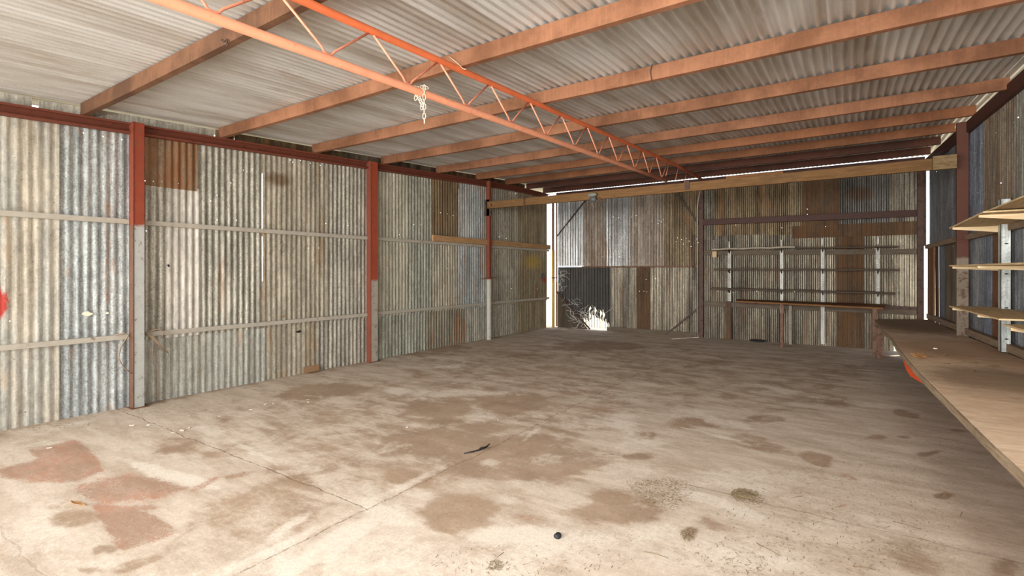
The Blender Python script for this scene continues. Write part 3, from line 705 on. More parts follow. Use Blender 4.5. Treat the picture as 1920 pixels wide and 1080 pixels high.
mb = MB().tube([(LX+.10, 8.76, 0), (LX+.10, 8.76, 1.34)], .055, 20); mb.tube([(LX+.10, 8.76, .60), (LX+.10, 8.76, .64)], .058, 20)
mb.build('lower_pipe', M['post3'], p3, smooth=False)
MB().bar((LX+.15, 8.44, 1.335), (LX+.15, 8.97, 1.355), .05, .012).build('flat_bar', M['browns'], p3)
MB().box((LX+.02, 8.72, 2.70), (LX+.19, 8.74, 3.06)).build('cleat', M['darksteel'], p3)

# left girts, painted angle, broken at the posts
GL = [(2.04,'upper'), (GZ,'lower')]
segs = [(-1.7,2.19,'between the open front and the nearest post'),(2.32,5.46,'between the nearest and the middle post'),(5.63,8.70,'between the middle and the far post'),(8.82,11.5,'between the far post and the corner')]
for z, nm in GL:
    for a, b, wh in segs:
        mb = MB(); mb.sweep([(0,0),(.045,0),(.045,.006),(.006,.006),(.006,.052),(0,.052)][::-1], (LX+.062, b, z-.026), (LX+.062, a, z-.026+(.008 if nm == 'lower' else 0)))
        mb.bar((LX+.03, a, z+.024), (LX+.03, b, z+.024), .06, .004)
        tag(mb.build('wall_girt', M['girt']), '%s girt of painted angle steel %s, left wall' % (nm, wh), 'rail')
# pine plank on the upper girt
MB().box((-6.53, 7.0, 2.07), (-6.49, 11.52, 2.185)).build('p', M['plank'], bevel=.003)
o = bpy.data.objects['p']; o.name = 'pine_plank'; o.data.name = 'pine_plank'
tag(o, 'long orange-brown pine plank standing on the upper girt beside the far post', 'plank')

# purlins ----------------------------------------------------------
PY = [(1.78,'purlin_near','nearest roof purlin, dark brown with drip marks, crossing the top left'),(3.14,'purlin','second roof purlin from the camera, running behind the hanging chain'),(4.46,'purlin','third roof purlin from the camera, with a wire looped over its right half'),
      (5.77,'purlin','fourth roof purlin from the camera, pinkish rusty steel'),(7.14,'purlin','fifth roof purlin from the camera, reaching the beam above the right wall'),(8.38,'purlin_far','sixth roof purlin from the camera, just above the far posts'),
      (9.48,'purlin_far','seventh roof purlin from the camera, beyond the timber lintel'),(10.41,'purlin_dark','eighth roof purlin from the camera, dark and thin'),(11.22,'purlin_dark','last roof purlin, just inside the slit of daylight')]
for y, m, lab in PY:
    mb = MB(); z = roofz(y)-.130; w = .055; h = .126; t = .004
    xe = wallx(y)-.03
    P = [(0,0),(w,0),(w,.018),(w-t,.018),(w-t,t),(t,t),(t,h-t),(w-t,h-t),(w-t,h-.018),(w,h-.018),(w,h),(0,h)]
    N_ = 14
    xs = [lerp(LX+.03, xe, k/N_) for k in range(N_+1)]
    sag = lambda q: -.012*math.sin(PI*min(1, max(0, (q+6.55)/4.0)))*(q < -2.6)-.010*math.sin(PI*min(1, max(0, (q+2.6)/4.0)))*(q >= -2.6)
    vs = [(q, y+a, z+b+sag(q)*(.6+.4*(h-b)/h)) for q in xs for a, b in P]; n_ = len(P)
    fs = [(k*n_+i, k*n_+(i+1) % n_, (k+1)*n_+(i+1) % n_, (k+1)*n_+i) for k in range(N_) for i in range(n_)]
    fs += [tuple(range(n_)), tuple(N_*n_+i for i in range(n_))[::-1]]
    mb.add(vs, fs)
    tag(mb.build('roof_purlin', M[m]), lab, 'purlin')

# lattice truss ----------------------------------------------------
TX = -2.6
ztop = lambda y: roofz(y)-.130-.012-.026
zbot = lambda y: 2.700+.0435*y
tr = thing('lattice_truss', 'orange open web steel truss with zigzag rods, running the length of the roof', 'truss', (TX, 4, 2.9))
yy = [-1.6, 0, 2, 4, 6, 8.38, 9.48, 11.3]
MB().tube([(TX, y, ztop(y)) for y in yy], .026, 16).build('top_chord', M['trusstop'], tr, smooth=True)
MB().tube([(TX, y, zbot(y)) for y in (-1.6, 1, 3, 5, 7, 8.72)], .027, 16).build('bottom_chord', M['truss'], tr, smooth=True)
yb = 1.22-.66*3
while yb < 8.5:
    # one rod: down from the top chord, a rounded bend on the bottom chord, and up again
    zt0, zt1, zb = ztop(yb-.33)-.022, ztop(yb+.33)-.022, zbot(yb)+.03
    a = Vector((TX, yb-.31, zt0)); b = Vector((TX, yb+.31, zt1)); pts = [a, Vector((TX, yb-.05, zb+.035))]
    for k in range(7):
        th = PI+PI*k/6; pts.append(Vector((TX, yb+.035*math.cos(th), zb+.018+.018*math.sin(th))))
    pts += [Vector((TX, yb+.05, zb+.035)), b]
    MB().tube(pts, .0075, 8).build('web_rod', M['rod'], tr, smooth=True)
    yb += .66
for yb in (8.9, 9.5, 10.1):
    MB().tube([(TX, yb, ztop(yb)), (TX, yb-.2, ztop(yb)-.28)], .006, 6).build('web_rod', M['rod'], tr, smooth=True)

# timber lintel ----------------------------------------------------
t = thing('timber_lintel', 'long brown timber lintel spanning from the far left post to the right post', 'beam', (-2.7, 8.66, 2.86))
mb = MB(); k = 12
vs = []
for i in range(k+1):
    q = lerp(-6.42, .97, i/k); s = -.004*math.sin(PI*i/k)
    vs += [(q,8.62,2.848+s),(q,8.69,2.848+s),(q,8.69,2.998+s),(q,8.62,2.998+s)]
fs = [(i*4+j, (i+1)*4+j, (i+1)*4+(j+1) % 4, i*4+(j+1) % 4) for i in range(k) for j in range(4)]+[(3,2,1,0), (k*4,k*4+1,k*4+2,k*4+3)]
mb.add(vs, fs); mb.build('beam_timber', M['lintel'], t, bevel=.004)
MB().box((.96, 8.52, 2.83), (1.20, 8.61, 3.01)).build('end_block', M['lintel2'], t, bevel=.004)['label'] = 'paler square timber block at the right end'
mb = MB().tube([(-6.33, 8.60, 2.92), (-6.33, 8.63, 2.92)], .035, 16); mb.tube([(-6.33, 8.585, 2.92), (-6.33, 8.62, 2.92)], .017, 6)
mb.build('bolt', M['browns'], t)
MB().box((-2.25,8.60,2.87),(-2.18,8.62,3.02)).build('strap', M['darksteel'], t)
tag(MB().box((-1.61, 9.0, 3.07), (-.79, 9.04, 3.11)).build('timber_offcut', M['shelfb'], bevel=.003), 'thin brown timber batten lying on top behind the lintel', 'batten')
o = bpy.data.objects['timber_offcut']; o.location.z = 2.997; o.location.y = 8.668
# sheave on the lintel
t = thing('rope_pulley', 'grey rounded pulley block hooked over the lintel above the door', 'pulley', (-3.93, 8.58, 2.710))
mb = MB(); mb.blob((-3.93, 8.56, 2.925), (.095, .05, .042), 4, rough=.08); mb.build('housing_top', M['hoistg'], t, smooth=True)
mb = MB(); mb.blob((-3.92, 8.565, 2.845), (.072, .05, .065), 6, rough=.15); mb.build('housing', M['hoistd'], t, smooth=True)
mb = MB().tube([(-3.90,8.56, 2.800),(-3.86,8.56, 2.770),(-3.82,8.56, 2.780),(-3.79,8.56, 2.830),(-3.80,8.56, 2.870)], .011, 8); mb.build('hook', M['browns'], t, smooth=True)
MB().tube([(-3.93,8.56, 2.790),(-3.94,8.56, 2.730),(-3.91,8.56, 2.710),(-3.90,8.56, 2.660)], .006, 6).build('rope_end', M['hoistg'], t)
# chains
def link_pts(c, ax, w, h, n=14):
    c = Vector(c); ax = Vector(ax); out = []
    for i in range(n):
        a = 2*PI*i/n; sx = math.cos(a); sz = math.sin(a)
        out.append(c+ax*(w*sx)+Vector((0, 0, 1))*(h*.5*sz+(h*.5 if sz > .01 else (-h*.5 if sz < -.01 else 0))*.9))
    return out
def chain(name, label, x, y, z0, n, w, h, r, m, extra=()):
    t = thing(name, label, 'chain', (x, y, z0))
    for i in range(n):
        ax = (RV if i % 2 == 0 else FV)
        MB().tube(link_pts((x+.0015*math.sin(i*2), y, z0-i*h*1.55), ax, w, h), r, 6, closed=True).build('chain_link', M[m], t, smooth=True)
    for c, ax in extra:
        a = Vector(ax).normalized(); side = a.cross(FV).normalized() if abs(a.dot(FV)) < .9 else RV
        pts = [Vector(c)+side*(w*math.cos(2*PI*k/14))+a*(h*math.sin(2*PI*k/14)) for k in range(14)]
        MB().tube(pts, r, 6, closed=True).build('chain_link', M[m], t, smooth=True)
    return t
cx, cy_ = -2.6, 2.70; zb0 = zbot(2.7)
ex = []
for k in range(5):     # over the chord and down on its left side
    a = k/4; ex.append(((cx-.02+.035*RV.x*0-.03*k*RV.x*.0, cy_-.06+.012*k, zb0+.035-.0*k), (FV.x, FV.y, .1)) if k < 1 else ((cx+RV.x*(-.045+.012*(k-1))-.0, cy_+RV.y*(-.045+.012*(k-1)), zb0-.01-.024*(k-1)), (.35*RV.x, .35*RV.y, -1)))
for k in range(3): ex.append(((cx+RV.x*(-.045-.006*k)+.0, cy_+RV.y*(-.045-.006*k)-.0, zb0+.03-.03*k), (-.2*RV.x, -.2*RV.y, -1)))
for k in range(2): ex.append(((cx+RV.x*(-.005+.02*k), cy_+RV.y*(-.005+.02*k), zb0+.045), (RV.x, RV.y, -.4)))
ex.append(((cx-.012*RV.x, cy_-.012*RV.y, zb0-.10), (.2, 0, 1)))
chain('hanging_chain', 'pale steel chain knotted round the orange truss and hanging down', cx+.012*RV.x-.035*FV.x, cy_-.035*FV.y+.012*RV.y, zb0+.03, 8, .0105, .0225, .0028, 'chain', ex)
chain('lintel_chain', 'short dark chain hanging from the left end of the timber lintel', -5.46, 8.59, 3.00, 8, .016, .034, .005, 'chaind')
# bits of wire on purlins
z = roofz(4.46)
tag(MB().tube([(-1.455,4.455,z-.0),(-1.47,4.45,z-.06),(-1.46,4.447,z-.13),(-1.45,4.45,z-.17),(-1.43,4.44,z-.205),(-1.42,4.44,z-.21)], .004, 6).build('tie_wire', M['wire'], smooth=True), 'dark wire looped down over the third purlin', 'wire')
z = roofz(1.78)-.13
tag(MB().tube([(-3.66,1.775,z+.03),(-3.62,1.765,z+.005),(-3.58,1.77,z+.012),(-3.56,1.765,z-.01),(-3.565,1.76,z-.035),(-3.55,1.755,z-.045),(-3.535,1.76,z-.03)], .005, 6).build('wire_hook', M['wire'], smooth=True), 'small bent wire hook under the nearest purlin', 'hook')
z = roofz(3.14)-.13
tag(MB().tube([(-2.72,3.12,z+.10),(-2.66,3.11,z+.05),(-2.60,3.10,z+.00),(-2.55,3.1,z-.05),(-2.52,3.1,z-.06)], .003, 6).build('tie_wire', M['chain'], smooth=True), 'pale thin wire twisted where the truss meets the second purlin', 'wire')

# right posts ------------------------------------------------------
t = thing('steel_post', 'rusty steel post against the right wall that carries the lintel', 'post', (1.25, 8.78, 0))
xx = wallx(8.78)
MB().box((xx-.145, 8.73, 0), (xx-.03, 8.83, roofz(8.8)-.14)).build('post_shaft', M['rpost'], t, bevel=.004)
MB().box((xx-.15, 8.725, .0), (xx-.13, 8.735, roofz(8.8)-.14)).build('post_flange', M['rpost'], t)
t = thing('steel_post', 'dark rusty post in the far right corner beside the gap', 'post', (1.125, 11.5, 0))
MB().box((1.075, 11.46, 0), (1.17, 11.55, 3.38)).build('post_shaft', M['darksteel'], t, bevel=.004)
t = thing('steel_post', 'brown steel post between the door and the shelves', 'post', (-2.68, 11.66, 0))
MB().box((-2.73, 11.62, 0), (-2.64, 11.70, 3.42)).build('post_shaft', M['darksteel'], t, bevel=.004)
MB().tube([(-2.76, 11.60, .1), (-2.76, 11.60, 2.9), (-2.74, 11.60, 3.1), (-2.70, 11.60, 3.3)], .012, 8).build('conduit', M['girt'], t, smooth=True)
tag(MB().tube([(-2.86, 11.62, 1.3), (-2.87, 11.64, 2.32)], .013, 8).build('pipe_offcut', M['darksteel'], smooth=True), 'thin dark pipe leaning beside the brown steel post', 'pipe')
t = thing('gate_post', 'slim gate post painted yellow above in the far left corner', 'post', (-6.46, 11.6, 0))
MB().tube([(-6.455, 11.6, 0), (-6.455, 11.6, 2.05)], .037, 18).build('post_pipe', M['yellow'], t, smooth=True)
MB().box((-6.485, 11.58, 2.05), (-6.435, 11.62, 3.45)).build('post_top', M['browns'], t)
MB().tube([(-6.455,11.6,1.30),(-6.455,11.6,1.33)], .045, 18).build('hinge_band', M['darksteel'], t)
MB().bar((-6.44,11.57,1.32), (-6.36,11.66,1.32), .02, .02).build('hinge_pin', M['darksteel'], t)
tag(MB().bar((-2.64, 11.60, 2.585), (1.08, 11.60, 2.55), .05, .12).build('steel_crossbeam', M['darkred'], bevel=.004), 'dark red-brown steel beam across the back wall above the shelves', 'beam')
# timber framing the corner gap
tag(MB().box((1.222, 10.80, .62), (1.245, 11.5, 1.93)).build('corner_board', M['shelfb'], bevel=.003), 'brown upright board closing part of the far right corner gap', 'board')

MB().box((1.172, 11.57, 1.95), (1.212, 11.60, 3.40)).build('corner_strip', M['browns'], wb)
# ================================================================== BACK WALL SHELVES
for i, (x, lab) in enumerate(((-2.09,'leftmost'),(-1.09,'second from left'),(-.37,'third from left'),(.51,'rightmost'))):
    t = thing('shelf_upright', '%s pale slotted upright holding the back wall shelves' % lab, 'bracket', (x, 11.64, .7), 'slotted uprights on the back wall')
    z0 = (.70, .62, .05, .86)[i]
    mb = MB(); mb.box((x-.016, 11.60, 2.0), (x+.016, 11.62, 2.14)); mb.box((x-.032, 11.615, z0), (x-.018, 11.66, 1.93)); mb.box((x+.018, 11.615, z0), (x+.032, 11.66, 1.93)); mb.box((x-.018, 11.645, z0), (x+.018, 11.66, 1.93))
    # front strip with slots
    z = z0
    while z < 1.90:
        mb.box((x-.018, 11.617, z), (x+.018, 11.623, z+.030)); z += .048
    mb.build('channel', M['galvd'], t)
    for z in (1.965, 1.535, 1.105):
        mb = MB(); mb.add([(x-.008,11.62,z-.012),(x-.008,11.42,z-.012),(x-.008,11.42,z-.03),(x-.008,11.62,z-.09),(x+.008,11.62,z-.012),(x+.008,11.42,z-.012),(x+.008,11.42,z-.03),(x+.008,11.62,z-.09)],
            [(0,1,2,3),(7,6,5,4),(0,4,5,1),(1,5,6,2),(2,6,7,3),(3,7,4,0)])
        mb.build('shelf_bracket', M['darksteel'], t)
def shelf(x0, x1, y0, y1, z0, z1, th, m, label, nm='shelf_board'):
    mb = MB(); k = 10; vs = []
    for i in range(k+1):
        q = lerp(x0, x1, i/k); z = lerp(z0, z1, i/k)+.006*math.sin(i*1.9+x0)
        vs += [(q,y0,z-th),(q,y1,z-th),(q,y1,z),(q,y0,z)]
    fs = [(i*4+j, (i+1)*4+j, (i+1)*4+(j+1) % 4, i*4+(j+1) % 4) for i in range(k) for j in range(4)]+[(3,2,1,0), (k*4,k*4+1,k*4+2,k*4+3)]
    mb.add(vs, fs); return tag(mb.build(nm, M[m], bevel=.002), label, 'shelf')
shelf(-2.40, -.83, 11.38, 11.60, 1.985, 1.995, .034, 'shelfl', 'pale weathered board, left half of the top shelf on the back wall')
shelf(-.82, .80, 11.38, 11.60, 1.97, 1.96, .028, 'shelfd', 'dark board, right half of the top shelf on the back wall')
shelf(-2.36, .82, 11.38, 11.60, 1.555, 1.535, .036, 'shelfd', 'dark second shelf from the top on the back wall')
shelf(-2.42, .76, 11.38, 11.60, 1.135, 1.105, .036, 'shelfd', 'dark third shelf from the top on the back wall')
t = thing('low_bench', 'narrow rusty brown bench on steel legs under the back wall shelves', 'bench', (-.7, 11.2, 0))
mb = MB(); th = .03
A, B, D_, E_ = (-1.88, 11.10, .885), (.55, 10.72, .865), (.66, 11.55, .88), (-1.95, 11.60, .89)
mb.add([A, B, D_, E_]+[(q[0], q[1], q[2]-th) for q in (A, B, D_, E_)], [(0,1,2,3),(7,6,5,4),(0,4,5,1),(1,5,6,2),(2,6,7,3),(3,7,4,0)])
mb.build('bench_top', M['shelfb'], t, bevel=.003)
MB().bar((-1.03, 11.0, 0), (-1.03, 11.0, .855), .045, .04, (0,1,0)).build('leg', M['browns'], t)
MB().bar((.435, 10.69, 0), (.435, 10.80, .84), .075, .05, (0,1,0)).build('leg', M['browns'], t)
MB().bar((-2.11, 11.62, 0), (-2.11, 11.62, .84), .10, .04, (0,1,0)).build('leg', M['b_rust'], t)
MB().bar((-.93, 11.62, 0), (-.93, 11.62, .84), .05, .04, (0,1,0)).build('leg', M['shelfl'], t)
MB().box((-1.9,11.5,.80),(1.1,11.56,.852)).build('back_bearer', M['darksteel'], t)
tag(MB().box((-2.44,11.59,1.80),(-2.35,11.60,1.93)).build('card_tag', M['tagp']), 'small tan card pinned below the left end of the top shelf', 'card')
MB().tube([(-2.14,11.61,.80),(-2.2,11.6,.72),(-2.21,11.59,.5),(-2.22,11.585,.36),(-2.20,11.58,.34)], .006, 6).build('hanging_cord', M['twine'], t, smooth=True)

# ================================================================== WORK BENCH, RIGHT
t = thing('work_bench', 'long sagging timber work bench running along the right wall', 'bench', (.95, 6.5, 0))
front = [(11.0,.44,.655),(10.62,.44,.65),(10.1,.45,.648),(9.6,.46,.645),(8.9,.47,.632),(7.85,.50,.652),(7.2,.495,.645),(6.6,.50,.65),(5.5,.515,.652),(4.82,.545,.65),(4.03,.575,.652),(3.37,.60,.655),(2.95,.625,.655),(2.0,.65,.655),(.9,.68,.655)]
mb = MB(); vs = []; nx = 10
for y, x, z in front:
    back = wallx(y)-.07
    for i in range(nx+1):
        s = i/nx; q = lerp(x, back, s)
        vs.append((q, y, z+.008*math.sin(y*2.1+s*4)*(s*(1-s)*4)+.010*s))
m_ = nx+1; n0 = len(vs); vs += [(a, b, c-.042) for a, b, c in vs]; fs = []
for j in range(len(front)-1):
    for i in range(nx):
        a = j*m_+i; b = a+m_
        fs += [(a, a+1, b+1, b), (a+n0, b+n0, b+1+n0, a+1+n0)]
    a = j*m_; b = a+m_; fs.append((a, b, b+n0, a+n0))
    a = j*m_+nx; b = a+m_; fs.append((a, a+n0, b+n0, b))
fs.append(tuple(range(0, m_))[::-1]+tuple(range(n0, n0+m_)))
q = (len(front)-1)*m_; fs.append(tuple(range(q, q+m_))+tuple(range(q+n0, q+n0+m_))[::-1])
mb.add(vs, fs)
o = mb.build('bench_top', M['bench'], t)
mb = MB(); vs = []
for y, x, z in front: vs += [(x-.012, y, z-.050-.006*math.sin(y*3)), (x+.0, y, z-.050-.006*math.sin(y*3)), (x+.0, y, z-.004), (x-.012, y, z-.004)]
fs = [(i*4+j, (i+1)*4+j, (i+1)*4+(j+1) % 4, i*4+(j+1) % 4) for i in range(len(front)-1) for j in range(4)]
mb.add(vs, fs); mb.build('front_edging', M['benchedge'], t)
for y in (10.55,): MB().box((.455, y, 0), (.535, y+.05, .61)).build('leg', M['browns'], t)
for y in (1.4,): MB().box((.74, y, 0), (.82, y+.08, .61)).build('leg', M['browns'], t)
for y in (7.5, 4.5): MB().box((1.20, y, 0), (1.28, y+.08, .61)).build('leg', M['browns'], t)
MB().box((.455, 10.5, .54), (1.15, 10.56, .61)).build('bearer', M['darksteel'], t)
# orange board beneath
mb = MB(); mb.add([(.50,6.75,.60),(.485,6.1,.555),(.49,5.75,.545),(.53,5.05,.60),(.56,6.75,.60),(.545,6.1,.555),(.55,5.75,.545),(.59,5.05,.60)], [(0,1,2,3),(7,6,5,4),(0,4,5,1),(1,5,6,2),(2,6,7,3),(3,7,4,0)])
o = mb.build('under_board', M['orange'], t); o['label'] = 'bright orange painted board under the front edge'

# shelves on the right wall ---------------------------------------
def plank(P, th, m, name, parent=None):
    mb = MB(); mb.add(list(P)+[(q[0], q[1], q[2]-th) for q in P], [(0,1,2,3),(7,6,5,4),(0,4,5,1),(1,5,6,2),(2,6,7,3),(3,7,4,0)])
    return mb.build(name, M[m], parent, bevel=.002)
up = thing('shelf_upright', 'galvanised upright with bolt holes standing on the work bench by the right wall', 'bracket', (1.37, 7.12, .66))
xa = wallx(7.12)
mb = MB(); mb.box((xa-.115, 7.07, .665), (xa-.035, 7.075, 2.24)); mb.box((xa-.115, 7.07, .665), (xa-.110, 7.18, 2.24)); mb.box((xa-.04, 7.07, .665), (xa-.035, 7.18, 2.24))
mb.build('channel', M['galv'], up)
for z in (2.14, 1.78, 1.47, 1.12, .80):
    MB().tube([(xa-.075, 7.069, z-.001), (xa-.075, 7.0695, z+.0)], .0, 4) if False else MB().blob((xa-.072, 7.068, z), (.016, .003, .007), 1, rough=0).build('bolt_hole', M['black'], up, smooth=True)
def bracket(y, z, d, parent=None, lab=None, h=.075):
    xw = wallx(y)-.03; x0 = wallx(y)-d
    mb = MB(); mb.add([(x0,y,z-.022),(x0,y,z),(xw,y,z),(xw,y,z-h),(x0,y+.035,z-.022),(x0,y+.035,z),(xw,y+.035,z),(xw,y+.035,z-h)],
        [(3,2,1,0),(4,5,6,7),(0,1,5,4),(1,2,6,5),(2,3,7,6),(3,0,4,7)])
    return mb.build('shelf_arm', M['bracket'], parent, bevel=.002)
def wshelf(y0, y1, zA, zB, d, th, label, arms, armh=.075, m='shelfr'):
    t = thing('wall_shelf', label, 'shelf', (wallx((y0+y1)/2), (y0+y1)/2, zA))
    P = [(wallx(y0)-d, y0, zB), (wallx(y0)-.05, y0, zB+.004), (wallx(y1)-.05, y1, zA), (wallx(y1)-d, y1, zA)]
    plank(P, th, m, 'shelf_board', t)
    for y in arms: bracket(y, lerp(zB, zA, (y-y0)/(y1-y0))-th-.002, d-.0, t, h=armh)
    return t
t = wshelf(6.05, 7.36, 1.985, 2.035, .47, .015, 'far board of the highest right wall shelf, seen from below', (7.19, 6.18), .075)
t = wshelf(3.9, 6.6, 2.055, 2.10, .40, .014, 'near board of the highest right wall shelf, lapped over the far board', (), .06)
t = wshelf(3.9, 7.36, 1.565, 1.56, .47, .015, 'middle right wall shelf at eye level', (7.19, 6.22, 4.6), .05)
t = wshelf(5.6, 7.36, 1.11, 1.11, .47, .014, 'lowest right wall shelf, far board', (7.19, 6.22), .045)
t = wshelf(3.9, 5.58, 1.07, 1.07, .45, .014, 'lowest right wall shelf, near board', (5.40,), .085)

# ================================================================== SMALL THINGS ON THE FLOOR AND WALLS
def fl(px_, py_, z=0.): return on_floor(px_, py_, z)
pts = [fl(870,850,.006), fl(885,847,.012), fl(900,843,.012), fl(912,838,.014), fl(918,832,.022)]
t = thing('twig', 'thin black bark twig lying on the floor beside the joint', 'twig', fl(895,845))
MB().tube(pts, [.005,.006,.006,.008,.004], 7).build('stem', M['black'], t, smooth=True)
MB().tube([fl(900,841,.012), fl(905,839,.045), fl(911,838,.012)], [.007,.008,.005], 7).build('side_sprig', M['black'], t, smooth=True)
c = fl(1047,1009); tag(MB().blob((c.x,c.y,.012), (.020,.015,.012), 5, rough=.5).build('char_lump', M['black'], smooth=True), 'small black lump on the pale floor near the camera', 'debris')
def leafm(c, a, L, W, m, name, label, cat='leaf', curl=.01, group=None):
    c = Vector(c); d = Vector((math.cos(a), math.sin(a), 0)); s = Vector((-d.y, d.x, 0)); mb = MB(); top = []
    for t_, w in ((-1,.05),(-.6,.7),(-.2,1),(.3,.9),(.7,.5),(1,.05)):
        top += [c+d*(L*t_)+s*(W*w)+Vector((0,0,.004+curl*abs(t_))), c+d*(L*t_)+Vector((0,0,.004+curl*.3*abs(t_))), c+d*(L*t_)-s*(W*w)+Vector((0,0,.004+curl))]
    n_ = len(top); vs = top+[v-Vector((0,0,.0015)) for v in top]; fs = []
    for i in range(5):
        for j in range(2):
            a_ = i*3+j; fs += [(a_,a_+1,a_+4,a_+3),(a_+n_,a_+3+n_,a_+4+n_,a_+1+n_)]
        fs += [(i*3,i*3+3,i*3+3+n_,i*3+n_),(i*3+2,i*3+2+n_,i*3+5+n_,i*3+5)]
    mb.add(vs, fs); return tag(mb.build(name, M[m]), label, cat, group)
leafm(fl(146,946), .2, .075, .018, 'leaf', 'dry_leaf', 'curled tan dry leaf beside the red-brown floor patch')
leafm(fl(247,799), .8, .02, .012, 'white', 'paper_flake', 'white flake lying near the foot of the nearest left post', 'flake')
flakes = [(341,808,'largest white flake on the floor by the cross joint',.04),(325,812,'small white flake just left of the largest flake',.02),(354,803,'small white flake just right of the largest flake',.02),(278,798,'white flake between the nearest post and the cross joint',.02),
          (497,759,'white flake on the floor below the second left bay',.03),(512,757,'white flake second in the row below the left wall',.02),(577,750,'white flake at the upper end of the row below the left wall',.022),(578,755,'thin white flake just below the upper row',.02),(470,769,'white flake at the lower end of the row',.02),
          (354,781,'tiny white flake close under the left wall girt',.018),(411,781,'tiny white flake right of the cross joint',.018),(842,688,'white flake beside the middle of the floor',.03),(870,681,'white flake nearest the far left post foot',.025),(763,802,'tiny white chip in the brown floor area',.012),(933,788,'tiny white chip left of the long joint',.012),(92,841,'white flake on top of the red-brown patch',.03)]
for i, (a, b, lab, L) in enumerate(flakes):
    leafm(fl(a, b), i*1.3, L*.8, L*.45, 'white', 'paper_flake', lab, 'flake', .003, 'white flakes scattered on the floor')
c = fl(580,697); mb = MB(); mb.bar((LX+.05, 4.30, .055), (LX+.06, 4.56, .06), .018, .09); tag(mb.build('wood_offcut', M['ply'], bevel=.003), 'short brown wooden offcut leaning at the foot of the left wall', 'offcut')
c = fl(1425,640); tag(MB().blob((c.x,11.58,.03), (.14,.05,.03), 8, rough=.3).build('dirt_clod', M['black'], smooth=True), 'dark clod at the foot of the back wall under the shelves', 'debris')
# straw stalks one by one
for i, (a, b, ang, L, lab) in enumerate([(1140,852,.7,.05,'short brown stalk on the floor left of the rusty spots'),(935,1044,1.6,.05,'thin dark stalk standing out near the lower edge'),(1440,1030,-.5,.07,'long thin stalk on the pale floor at lower right'),
        (1802,965,1.3,.05,'stalk on the floor below the bench edge'),(1495,932,.9,.04,'thin stalk right of the dung coloured pile'),(1230,1040,.1,.06,'flat straw near the bottom edge, centre right'),(1620,1065,.3,.05,'thin straw at the bottom edge under the bench side'),
        (240,756,.3,.05,'stalk lying by the nearest left post'),(1700,985,-.2,.06,'brown straw right of the long pale joint')]):
    c = fl(a, b, .006); d = Vector((math.cos(ang), math.sin(ang), 0))*L
    tag(MB().tube([c-d, c+Vector((0,0,.004)), c+d], .0015, 5).build('straw_stalk', M['straw'], smooth=True), lab, 'stalk')
# loose chaff, nobody could count it
mb = MB(); rr = random.Random(5)
for cx_, cy2, rx, ry, n_ in ((1395,926,26,10,260),(1240,918,60,28,220),(1290,1003,14,12,60),(930,1060,14,10,60),(1600,950,260,90,420),(1500,1040,250,40,260),(1000,1050,200,30,90),(700,684,100,6,100),(300,768,90,7,120),(90,797,90,6,90),(1700,860,120,50,120)):
    for _ in range(n_):
        a = rr.uniform(0, 2*PI); r = math.sqrt(rr.random()); py_ = cy2+ry*r*math.sin(a); px_ = cx_+rx*r*math.cos(a)
        if py_ > 1078: continue
        c = fl(px_, py_, .002+.004*rr.random()); 
        if c.x < LX+.05 or c.x > .9: continue
        th = rr.uniform(0, PI); L = rr.uniform(.004, .014); w = rr.uniform(.0008, .002); d = Vector((math.cos(th)*L, math.sin(th)*L, rr.uniform(-.001, .002))); s = Vector((-math.sin(th)*w, math.cos(th)*w, 0)); h = Vector((0, 0, .0018))
        mb.add([c-d-s, c+d-s, c+d+s, c-d+s, c+h], [(3,2,1,0),(0,1,4),(1,2,4),(2,3,4),(3,0,4)])
tag(mb.build('floor_chaff', M['litter']), 'fine chaff and straw dust scattered over the floor', 'chaff', kind='stuff')
mb = MB(); c = fl(1395,926); mb.blob((c.x, c.y, .0), (.075, .05, .008), 12, rough=.3)
tag(mb.build('dung_pile', M['litter'], smooth=True), 'flat olive-brown pile of chaff on the floor, centre right', 'debris')
# twine on the nearest post
yb = 2.2
tag(MB().tube([(LX+.08,2.05,GZ+.03),(LX+.10,2.13,GZ+.05),(LX+.11,2.17,GZ+.02),(LX+.10,2.10,GZ-.10),(LX+.10,2.08,GZ-.22),(LX+.12,2.12,GZ-.32),(LX+.135,2.19,GZ-.40)], .006, 7).build('binder_twine', M['twine'], smooth=True), 'loop of twine hanging left of the nearest post', 'twine')
mb = MB()
for k in range(4): mb.tube([(LX+.10,2.32,GZ+.04-.01*k),(LX+.13,2.36+.01*k,GZ-.01),(LX+.12,2.42+.02*k,GZ-.08-.02*k),(LX+.12,2.46+.03*k,GZ-.17-.02*k)], .004, 6)
mb.tube([(LX+.10,2.34,GZ+.04),(LX+.12,2.44,GZ+.06),(LX+.12,2.50,GZ+.03),(LX+.12,2.49,GZ-.03)], .007, 7)
mb.tube([(LX+.12,2.40,GZ-.1),(LX+.12,2.385,GZ-.25),(LX+.12,2.40,GZ-.33)], .005, 6)
tag(mb.build('binder_twine', M['twine'], smooth=True), 'bundle of frayed twine tied on the lower girt right of the nearest post', 'twine')
